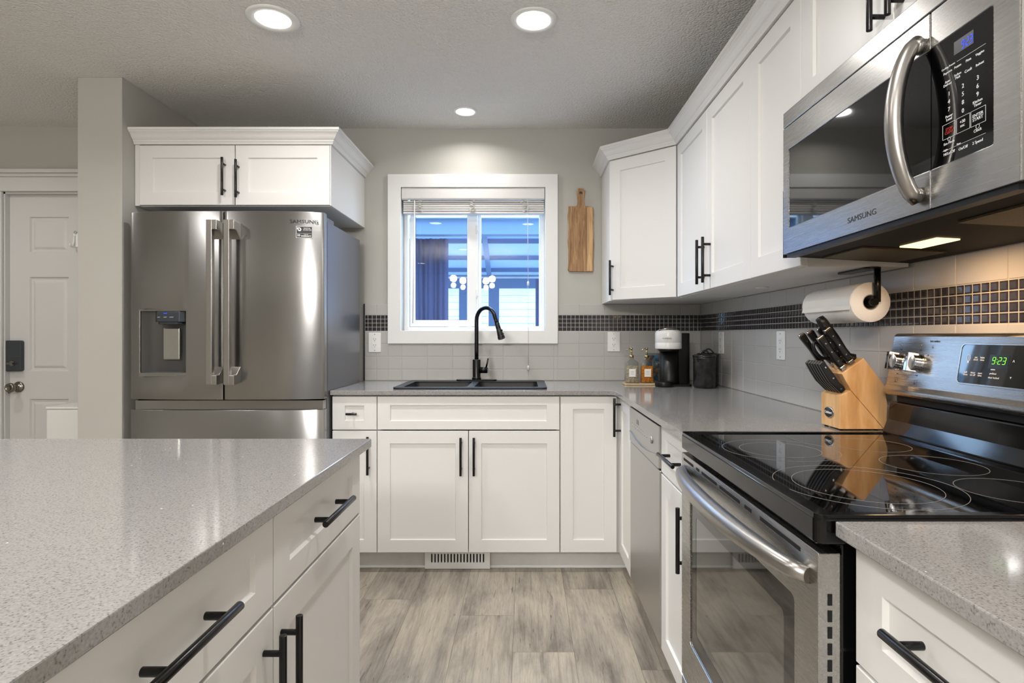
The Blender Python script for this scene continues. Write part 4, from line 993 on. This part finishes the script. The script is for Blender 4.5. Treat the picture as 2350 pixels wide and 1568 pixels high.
def knife(base, L, w_, th, label, kind='plain', bol=.014):
    t = thing('knife', label, 'knife', base, group='knives standing in the oak block')
    Fk = Matrix(((kp_.x, kd.x, 0, base.x), (kp_.y, kd.y, 1, base.y), (kp_.z, kd.z, 0, base.z), (0, 0, 0, 1)))   # u across, v along, w = +Y
    b = B(Fk)
    if kind != 'steel': b.box(-w_ * .42, w_ * .42, .0008, bol, -th * .42, th * .42).make('bolster', 'steelplain', t, bevel=.002)
    if kind == 'steel': # sharpening rod: round handle with a flared guard
        b = B(Fk); b.M = Fk @ Matrix.Rotation(R(-90), 4, 'X')
        b.lathe([(0, .001), (.019, .001), (.022, .008), (.012, .018), (.0115, .04), (.0145, .08), (.0150, L * .9), (.012, L), (0, L + .003)], n=24); b.make('handle', 'blackp', t)
        return t
    P = [(-.40, bol), (.40, bol), (.45, L * .35), (.36, L * .6), (.52, L * .85), (.60, L * .97), (.30, L), (-.42, L), (-.52, L * .93), (-.40, L * .6), (-.46, L * .3)]
    b = B(Fk); b.prism([(p[0] * w_, p[1]) for p in P], -th / 2, th / 2); h = b.make('handle', 'blackp', t, bevel=.0035, seg=3)
    b = B(Fk); b.prism([(p[0] * w_ * 1.03, p[1] + .0002) for p in P], -.0012, .0012); b.make('tang', 'steelplain', t)
    b = B(Fk); b.box(-w_ * .50, w_ * .50, L - .006, L + .0015, -th * .38, th * .38)
    b.make('end_cap', 'steelplain', t, bevel=.002)
    b = B(Fk)
    for q in (.28, .55, .8): b.cyl((0, L * q, -th / 2 - .0003), (0, L * q, th / 2 + .0003), .0019, 12)
    b.make('rivets', 'steelplain', h)
    return t
knife(slotpt(.80, 1.685), .155, .026, .02, 'thick round-handled sharpening steel, the topmost handle in the block', 'steel')
knife(slotpt(.60, 1.655), .125, .0205, .017, 'black riveted knife handle, upper front, just below the sharpening steel')
knife(slotpt(.22, 1.655), .118, .020, .016, 'black riveted knife handle, lowest front one in the large block')
knife(slotpt(.10, 1.732), .135, .0185, .015, 'long thin black knife handle reaching farthest left, at the back')
knife(slotpt(.42, 1.730), .128, .0195, .016, 'black knife handle at the back, behind the scissors')
knife(slotpt(.80, 1.730), .118, .0195, .016, 'black knife handle mostly hidden behind the sharpening steel')
# scissors
sb = slotpt(.35, 1.692)
t = thing('kitchen_scissors', 'black-handled kitchen scissors standing in the knife block', 'scissors', sb)
Fk = Matrix(((kp_.x, kd.x, 0, sb.x), (kp_.y, kd.y, 1, sb.y), (kp_.z, kd.z, 0, sb.z), (0, 0, 0, 1)))
b = B(Fk); b.box(-.012, .012, .001, .03, -.002, .002).cyl((0, .026, -.005), (0, .026, .005), .004, 12); b.make('blades', 'steelplain', t)
for sx in (-1, 1):
    P = [(sx * .006, .025, 0)]
    for i in range(15):
        a = math.pi * (-.5 + 2 * i / 14); P.append((sx * (.018 + .0125 * math.cos(a)), .075 + .028 * math.sin(a) , 0))
    b = B(Fk); b.tube(P, .0048, 10, up=(0, 0, 1), flat=1.3); b.make('handle_loop', 'blackp', t)
# steak knives
def steak(y, label):
    base = Vector((.9155, y, 1.0215)); L, w_, th = .108, .0175, .0105
    t = thing('steak_knife', label, 'knife', base, group='steak knives in the lower holder')
    Fk = Matrix(((kp_.x, kd.x, 0, base.x), (kp_.y, kd.y, 1, base.y), (kp_.z, kd.z, 0, base.z), (0, 0, 0, 1)))
    P = [(-.45, .002), (.5, .002), (.62, .012), (.42, .03), (.5, .06), (.45, .09), (.5, L - .004), (.2, L), (-.5, L - .002), (-.62, L - .014), (-.75, .075), (-.85, .045), (-.62, .02)]
    b = B(Fk); b.prism([(p[0] * w_, p[1]) for p in P], -th / 2, th / 2); h = b.make('handle', 'blackp', t, bevel=.0022)
    b = B(Fk); b.prism([(p[0] * w_ * 1.02, p[1] + .0002) for p in P], -.0009, .0009); b.make('tang', 'steelplain', t)
    b = B(Fk)
    for q in (.012, .05, .088): b.cyl((0, q, -th / 2 - .0004), (0, q, th / 2 + .0004), .0024, 12)
    b.make('rivets', 'steelplain', h); return t
ordn = ['nearest the camera', 'second from the camera', 'third from the camera', 'fourth from the camera', 'fifth from the camera', 'farthest from the camera']
for i in range(6): steak(1.6525 + .0155 * i, 'black steak knife handle in the lower row, ' + ordn[i])

# paper towel
c = thing('paper_towel_holder', 'black under-cabinet paper towel holder arm', 'holder', (.965, 1.7, UZ0))
rx, rz, ry0, ry1 = .957, 1.277, 1.588, 1.862
b = B(); b.prism(rrect(.94, .985, 1.572, 1.74, .02), UZ0 - .006, UZ0 - .0005); b.make('mounting_plate', 'black', c, bevel=.001)
b = B(); b.box(rx + .002, rx + .020, 1.574, 1.5785, rz + .0, UZ0 - .006).cyl((rx, 1.567, rz), (rx, 1.60, rz), .010, 16); b.cyl((rx, 1.60, rz), (rx, 1.88, rz), .006, 12)
b.cyl((rx + .011, 1.576, rz), (rx + .011, 1.576, UZ0 - .006), .0085, 14)
b.make('arm', 'black', c)
c = thing('paper_towel_roll', 'white paper towel roll hanging under the wall cabinet', 'paper towel', (rx, 1.72, rz - .055))
b = B(); b.M = Matrix(((1, 0, 0, rx), (0, 0, 1, ry0), (0, 1, 0, rz), (0, 0, 0, 1)))
Lr = ry1 - ry0
b.lathe([(.022, 0), (.0545, 0), (.0555, .002), (.0555, Lr - .002), (.0545, Lr), (.022, Lr), (.022, 0)], n=56); b.make('roll', 'paper', c)
b = B(); b.M = Matrix(((1, 0, 0, rx), (0, 0, 1, ry0), (0, 1, 0, rz), (0, 0, 0, 1)))
b.lathe([(.0195, .001), (.0217, .001), (.0217, Lr - .001), (.0195, Lr - .001), (.0195, .001)], n=40); b.make('core', 'card', c)
b = B(); P = []
for i in range(9): a = math.pi * (.75 + .30 * i / 8); P.append((rx + .0562 * math.cos(a), rz + .0562 * math.sin(a)))
P.append((rx - .0575, rz - .02)); P2 = [(p[0] - .0012, p[1] - .0004) for p in P]
b.prism(P + P2[::-1], ry0 + .002, ry1 - .001, 'y', smooth=False); b.make('loose_sheet', 'paper', c)

# coffee machine
c = thing('coffee_machine', 'white and black pod coffee machine in the counter corner', 'coffee machine', (.79, 3.2, CT))
cx, cy = .772, 3.09
b = B(); b.lathe([(0, .198), (.058, .198), (.058, .235), (.0585, .236), (.0585, .237), (.058, .238), (.0705, .238), (.0705, .205)][:1] and [(0, .200), (.069, .200), (.0705, .204), (.0705, .232), (.0695, .2335), (.0695, .2345), (.0705, .236), (.0705, .285), (.066, .296), (.05, .302), (0, .303)], (cx, cy, CT), 40)
head = b.make('brew_head', 'enamel_w', c)
b = B(FY(cx - .003, cy - .0705, CT + .262)); b.text('NESPRESSO', -.022, -.006, .0095, w=.0016); b.make('brand_lettering', 'legend_dark', head)
b = B(); b.tube([(cx - .06, cy - .03, CT + .300), (cx - .02, cy - .045, CT + .309), (cx + .03, cy - .04, CT + .309)], .004, 10); b.make('lever', 'steelplain', head)
b = B(); b.lathe([(0, .006), (.055, .006), (.052, .03), (.050, .199), (0, .199)], (cx + .012, cy + .03, CT), 36); b.lathe([(0, .185), (.045, .185), (.06, .199), (0, .199)], (cx + .0, cy, CT), 36); b.make('body', 'blackp', c)
B().prism(rrect(cx + .04, cx + .125, cy + .02, cy + .16, .02), CT + .004, CT + .285).make('water_tank', 'blackp', c, bevel=.004)
b = B(); b.lathe([(0, .0), (.045, 0), (.047, .008), (.046, .026), (.040, .029), (0, .029)], (cx - .035, cy - .045, CT), 32); b.make('drip_tray', 'blackp', c, bevel=.001)
B().prism(rrect(cx - .04, cx + .12, cy - .04, cy + .15, .02), CT, CT + .010).make('foot', 'blackp', c)
# canisters
def canister(x, y, r, h, label, hand):
    c = thing('canister', label, 'canister', (x, y, CT), group='black lidded canisters')
    b = B(); b.lathe([(0, 0), (r - .006, 0), (r, .008), (r, h - .01), (r + .002, h - .006), (r + .002, h), (r - .003, h), (0, h - .002)], (x, y, CT), 40); b.make('pot', 'can', c)
    b = B(); b.lathe([(r - .002, h + .0005), (r + .003, h + .001), (r + .003, h + .009), (r - .01, h + .013), (0, h + .016)], (x, y, CT), 40); ld = b.make('lid', 'can', c)
    P = [(x - .028 + .056 * i / 10, y - .008, CT + h + .014 + .020 * math.sin(math.pi * i / 10)) for i in range(11)]
    b = B(); b.tube(P, .004, 8); b.make('lid_handle', 'can', ld)
    if hand:
        P = [(x - r + .002, y - .03, CT + h - .016), (x - r - .006, y - .034, CT + h - .019), (x - r - .004, y - .05, CT + h - .02), (x - r + .014, y - .052, CT + h - .018)]
        b = B(); b.tube(P, .003, 8); b.make('side_handle', 'can', c)
canister(.925 + .008, 2.985, .056, .160, 'dark lidded canister pot in front, beside the coffee machine', True)
canister(.992, 3.11, .055, .165, 'dark lidded canister pot behind the front canister, in the corner', False)
# soap tray and bottles
B().prism(rrect(.545, .715, 3.13, 3.23, .008), CT, CT + .010).make('soap_tray', 'trayw', bevel=.002)
tag(bpy.data.objects['soap_tray'], 'small pale wood tray under the two soap bottles', 'tray')
def soap(x, y, m, label, tx):
    z = CT + .0105; c = thing('soap_dispenser', label, 'soap dispenser', (x, y, z), group='pump soap bottles')
    hw = .036; hh = .105
    b = B(); P = rrect(x - hw, x + hw, y - hw * .8, y + hw * .8, .012, 4)
    lv = [(1, 0), (1, hh), (.9, hh + .012), (.45, hh + .022), (.3, hh + .026), (.3, hh + .034)]
    rings = [[b.v((x + (p[0] - x) * s_, y + (p[1] - y) * s_, z + q)) for p in P] for s_, q in lv]
    for A, D in zip(rings, rings[1:]):
        for i in range(len(P)): b.f([A[i], A[(i + 1) % len(P)], D[(i + 1) % len(P)], D[i]], True)
    b.f(rings[0][::-1]); b.f(rings[-1]); b.make('bottle', 'bottle', c)
    b = B(); b.prism([(x + (p[0] - x) * .93, y + (p[1] - y) * .93) for p in P], z + .005, z + hh - .012); b.make('soap', m, c)
    b = B(FY(x + .0, y - hw * .8, z)); b.box(-.018, .018, .035, .078, .0003, .0009); lb = b.make('label_sticker', 'label', c)
    b = B(FY(x + .0, y - hw * .8, z)); b.box(-.009, .009, .0615, .0628, .0009, .0011).box(-.008, .008, .0495, .0504, .0009, .0011); b.make('label_text', 'legend_dark', lb)
    b = B(); zz = z + hh + .0345
    b.cyl((x, y, zz), (x, y, zz + .014), .0125, 20).cyl((x, y, zz + .014), (x, y, zz + .045), .004, 12).cyl((x, y, zz + .045), (x, y, zz + .054), .007, 14)
    b.tube([(x, y, zz + .050), (x - .014, y - .004, zz + .050), (x - .024, y - .006, zz + .044), (x - .028, y - .007, zz + .036)], .003, 8); b.make('pump', 'brass', c)
soap(.588, 3.17, 'clearsoap', 'clear glass soap pump bottle with white label, left one on the tray', 'HAND')
soap(.672, 3.17, 'amber', 'amber-filled glass soap pump bottle with white label, right one on the tray', 'DISH')
# pods in a glass jar
c = thing('pod_jar', 'clear glass jar of blue coffee pods behind the amber soap bottle', 'jar', (.742, 3.33, CT))
b = B(); jx, jy = .742, 3.33; b.lathe([(0, 0), (.040, 0), (.044, .004), (.044, .17), (.0425, .17), (.0425, .006), (0, .005)], (jx, jy, CT), 36); b.make('jar', 'bottle', c)
k = 0
for z in (.028, .066, .104, .142):
    for dx, dy in ((-.021, -.012), (.019, -.014), (0, .02)):
        b = B(); a = rnd.random() * 6; r = .0195
        b.M = Matrix.Translation((jx + dx, jy + dy, CT + z)) @ Matrix.Rotation(a, 4, (rnd.random(), rnd.random(), .3))
        b.lathe([(0, -.014), (.012, -.011), (.0185, 0), (.0185, .003), (.0205, .003), (.0205, .004), (0, .0042)], n=20)
        o = b.make('coffee_pod', ['pod_blue', 'pod_dark', 'pod_silver', 'pod_blue', 'pod_copper'][k % 5]); k += 1
        tag(o, 'foil coffee pod in the glass jar in the counter corner', 'coffee pod', 'coffee pods in the glass jar')

# cutting board
c = thing('cutting_board', 'wooden live-edge cutting board hanging by its handle beside the window', 'cutting board', (.335, BY - .012, 1.567))
D = 3.45
def cb(x, y): return px(x, y, D)
y0_, y1_ = BY - .020, BY - .0015
L_ = [(1305, 474)] + [(1304 + rnd.uniform(-1, 1), 474 + 10 * i) for i in range(1, 14)] + [(1303, 620)]
Rr = [(1360, 624)] + [(1362 + rnd.uniform(-1, 1), 615 - 10 * i) for i in range(0, 14)] + [(1361, 476)]
out = [cb(*p) for p in L_ + [(1306, 623)] + Rr + [(1344, 474), (1341, 470), (1340, 460), (1342, 438), (1340, 434), (1336, 433), (1329, 433), (1325, 434), (1323, 438), (1326, 460), (1325, 470), (1322, 474)]]
hc = cb(1333, 444); hole = [(hc[0] + .0085 * math.cos(-t * R(30)), hc[1] + .0095 * math.sin(-t * R(30))) for t in range(12)]
b = B(); b.slab(out, [hole], y0_, y1_, 'y'); bd = b.make('board', 'acacia', c, bevel=.002)
s0, s1 = cb(1347, 0)[0], cb(1359, 0)[0]
B().box(s0, s1, y0_ - .0004, y0_ + .002, cb(0, 622)[1], cb(0, 476)[1]).make('sapwood_strip', 'acacia2', c)
B().cyl((hc[0], BY, hc[1] + .004), (hc[0], y0_ - .003, hc[1] + .004), .003, 12).make('nail', 'nickel', c)

# outlets
def outlet(F, label, w_=.074, h=.118):
    o = F.translation; c = thing('wall_outlet', label, 'outlet', tuple(o), group='white duplex wall outlets')
    b = B(F); b.prism(rrect(-w_ / 2, w_ / 2, -h / 2, h / 2, .004), .0067, .0115); b.make('cover_plate', 'plastic_w', c, bevel=.0015)
    b = B(F); b.prism(rrect(-.0165, .0165, -.034, .034, .004), .0116, .0130); rc = b.make('receptacle', 'plastic_w', c, bevel=.0005)
    b = B(F)
    for s_ in (-.018, .018): b.box(-.0075, -.0055, s_ - .002, s_ + .006, .0131, .0134).box(.0055, .0075, s_ - .002, s_ + .006, .0131, .0134).cyl((0, s_ - .008, .0131), (0, s_ - .008, .0134), .0022, 10)
    b.make('slots', 'darkgap', rc)
    b = B(F)
    for s_ in (-.048, .048): b.cyl((0, s_, .0116), (0, s_, .0122), .0028, 10)
    b.make('screws', 'steelplain', c)
outlet(FY(*[px(861, 786, BY)[0], BY, px(861, 786, BY)[1]]), 'white duplex outlet on the tile left of the window')
outlet(FY(*[px(1408, 784.5, BY)[0], BY, px(1408, 784.5, BY)[1]]), 'white duplex outlet on the back tile right of the window')
fw = WX * 1316
outlet(FXn(WX, fw / (1659 - 1205), H - (787 - 770) * WX / (1659 - 1205)), 'white duplex outlet on the right wall near the corner canisters')
outlet(FXn(WX, fw / (1797 - 1205), H - (793 - 770) * WX / (1797 - 1205)), 'white duplex outlet on the right wall left of the knife block')

# blind
D = BY + .035
c = thing('window_blind', 'raised white faux wood blind bunched at the top of the window', 'blind', ((wx0 + wx1) / 2, D, 1.9))
zv0, zv1 = px(0, 459, BY)[1], px(0, 432, BY)[1]
b = B(); b.box(wx0 + .004, wx1 - .004, BY - .010, BY + .008, zv0, zv1).box(wx0 + .004, wx1 - .004, BY - .013, BY - .0105, zv0 + .006, zv1 - .008); b.make('valance', 'blind', c, bevel=.002)
B().box(wx0 + .008, wx1 - .008, BY + .009, BY + .06, zv0 + .012, zv1 - .004).make('head_rail', 'blind', c)
zs = zv0 - .003; n = 5; zb_ = px(0, 491, BY + .01)[1]; st = (zs - zb_ - .014) / n
for i in range(n):
    z1 = zs - i * st; dd = rnd.uniform(-.001, .001)
    B().box(wx0 + .010, wx1 - .006, BY + .006 + dd, BY + .056 + dd, z1 - st + .0022, z1).make('slat', 'blind', c, bevel=.003)
B().box(wx0 + .010, wx1 - .006, BY + .004, BY + .056, zb_, zb_ + .012).make('bottom_rail', 'blind', c, bevel=.002)
for xx in (965, 1084, 1203):
    P = []; cxp = px(xx, 0, BY)[0]; z = zs + .004; hgt = zs - zb_
    for i in range(60):
        P.append((cxp + rnd.uniform(-.022, .022), BY - .004 + rnd.uniform(-.006, .004), z + .0 - hgt * (i / 60) + rnd.uniform(-.008, .008)))
    # smooth the random walk
    Q = []
    for i in range(len(P) - 1):
        for t in (0, .5):
            a_, b_ = Vector(P[i]), Vector(P[i + 1]); Q.append(a_.lerp(b_, t))
    Q = [(Q[max(i - 1, 0)] + Q[i] + Q[min(i + 1, len(Q) - 1)]) / 3 for i in range(len(Q))]
    b = B(); b.tube(Q, .0015, 5); b.make('ladder_string', 'cord', c)
wxp = px(952, 0, BY)[0]
B().cyl((wxp, BY - .004, zv0 - .002), (wxp - .012, BY - .002, px(0, 742, BY)[1]), .0032, 8).make('tilt_wand', 'plastic_w', c)
cxp = px(1212, 0, BY - .02)[0]
z1c = px(0, 652, BY)[1]; z2c = px(0, 843, BY - .02)[1]
b = B(); b.tube([(cxp - .001, BY - .022, zv0 + .0), (cxp, BY - .022, 1.6), (cxp + .001, BY - .022, z2c)], .0009, 6).tube([(cxp - .006, BY - .022, zv0), (cxp - .001, BY - .022, z1c)], .0008, 6)
b.make('lift_cord', 'cord', c)
b = B(); b.lathe([(0, -.028), (.006, -.027), (.0065, -.006), (.003, 0), (0, .002)], (cxp, BY - .022, z1c + .015), 14); b.make('cord_tassel', 'plastic_w', c)
b = B(); b.lathe([(0, -.028), (.0055, -.027), (.006, -.006), (.003, 0), (0, .002)], (cxp, BY - .022, z2c + .01), 14); b.make('cord_tassel', 'plastic_w', c)

# entry things
x, z = px(171, 548, EY + .02)
t = thing('wall_hook', 'small white adhesive hook on the entry door', 'hook', (x, EY + .029, z - .05))
b = B(FY(x, EY + .0298, z)); b.prism(rrect(-.012, .018, -.05, .035, .008), 0, .005); b.make('base', 'plastic_w', t, bevel=.001)
b = B(FY(x - .003, EY + .0245, z)); b.tube([(0, .02, .002), (0, -.02, .006), (0, -.048, .014), (0, -.052, .026), (0, -.042, .034), (0, -.034, .034)], .005, 10); b.make('hook', 'plastic_w', t)
b = B(FY(x, EY + .0245, z)); b.ring((.003, .038, 0), .008, .003, .003, 20); b.make('metal_ring', 'chrome', t)
bx0_ = px(105, 0, 3.1)[0]
c = thing('storage_bin', 'white box standing in front of the entry door', 'box', (bx0_ + .2, 3.2, 0))
B().box(bx0_, bx0_ + .40, 3.1, 3.38, .0, px(0, 940, 3.1)[1]).make('body', 'enamel_w', c, bevel=.008)
B().box(bx0_ - .002, bx0_ + .402, 3.098, 3.382, px(0, 940, 3.1)[1] + .0005, px(0, 936, 3.1)[1] + .004).make('lid', 'enamel_w', c, bevel=.004)

# ================================================================== OUTSIDE
GZ = -.45
tag(B().box(-9, 9, BY + .15, 24, GZ - .1, GZ).make('patio', 'ground'), 'patio ground outside the window', 'ground', kind='structure')
g = thing('gazebo', 'metal gazebo with pale roof panels and dark beams outside the window', 'gazebo', (-.5, 6, GZ))
z0, z1 = px(0, 541, 4.6)[1], px(0, 504, 4.6)[1]
B().box(-2.6, 2.2, 4.55, 4.65, z0, z1).make('front_beam', 'fascia', g, bevel=.004)
B().box(-2.6, 2.2, 4.50, 4.56, z1, z1 + .02).make('gutter', 'trim', g)
yb_, zb2 = 7.5, px(0, 622, 7.5)[1]; ya_, za_ = 6.0, 2.62
sl = (zb2 - za_) / (yb_ - ya_)
def zr(y): return za_ + sl * (y - ya_)
b = B(); b.prism([(ya_, za_ + .0), (yb_ + .1, zr(yb_ + .1)), (yb_ + .1, zr(yb_ + .1) + .01), (ya_, za_ + .01)], -2.6, 2.2, 'x'); b.prism([(4.55, z1 + .03), (ya_, za_ + .0), (ya_, za_ + .01), (4.55, z1 + .04)], -2.6, 2.2, 'x'); b.make('roof_panels', 'gazroof', g)
for y in (6.35, 6.75, 7.12, 7.42): B().box(-2.6, 2.2, y - .02, y + .02, zr(y) - .055, zr(y) - .006).make('purlin', 'gaz', g)
for x in (-1.9, -.47, .95):
    b = B(); b.prism([(ya_, za_ - .02), (yb_, zr(yb_) - .02), (yb_, zr(yb_) - .07), (ya_, za_ - .07)], x - .03, x + .03, 'x'); b.make('rafter', 'fascia', g)
zl0, zl1 = px(0, 662, 7.5)[1], px(0, 640, 7.5)[1]
B().box(-2.6, 2.2, 7.46, 7.54, zl0, zl1).make('rear_beam', 'gaz', g)
for x0, x1 in ((-.86, -.76), (-.475, -.34), (1.9, 2.0), (-2.5, -2.4)): B().box(x0, x1, 7.46, 7.55, GZ, zl0).make('post', 'gaz', g)
for x0 in (-2.45, 1.4): B().box(x0, x0 + .1, 4.56, 4.64, GZ, z0 - .001).make('post', 'gaz', g)
def curtain(xa, xb, y, z0, z1, label):
    b = B(); n = 40; A = []; C_ = []
    for i in range(n + 1):
        x = xa + (xb - xa) * i / n; yy = y + .012 * math.sin(i * 1.3) + .01 * math.sin(i * .5)
        A.append((x, yy)); 
    bk = [(p[0], p[1] + .006) for p in A[::-1]]
    b.prism(A + bk, z0, z1, smooth=True); tag(b.make('outdoor_curtain', 'navy'), label, 'curtain', 'dark curtains hanging from the gazebo')
curtain(-.98, px(1028, 0, 4.8)[0], 4.8, .1, px(0, 548, 4.8)[1], 'wide dark navy curtain outside the left window pane')
curtain(px(1229, 0, 4.8)[0], .55, 4.8, .1, px(0, 640, 4.8)[1], 'dark navy curtain at the right edge of the right window pane')
h = thing('neighbour_house', 'pale lap-sided house wall seen behind the gazebo', 'house', (0, 10, GZ))
b = B()
k = 0; z = GZ
while z < 2.15:
    b.prism([(9.5 + .018, z), (9.5, z), (9.512, z + .115), (9.53, z + .115)], -6, 6, 'x'); z += .115
b.make('siding', 'siding', h)
B().box(-6, 6, 9.54, 13, GZ, 2.1).make('walls', 'siding', h)
b = B(); b.prism([(9.2, 2.16), (9.2, 2.24), (11.2, 2.9), (13.2, 2.24), (13.2, 2.16)], -6.3, 6.3, 'x'); b.make('roof', 'gaz', h)

# light shining on the yard comes from the overcast sky only
print('objects', len(bpy.data.objects))
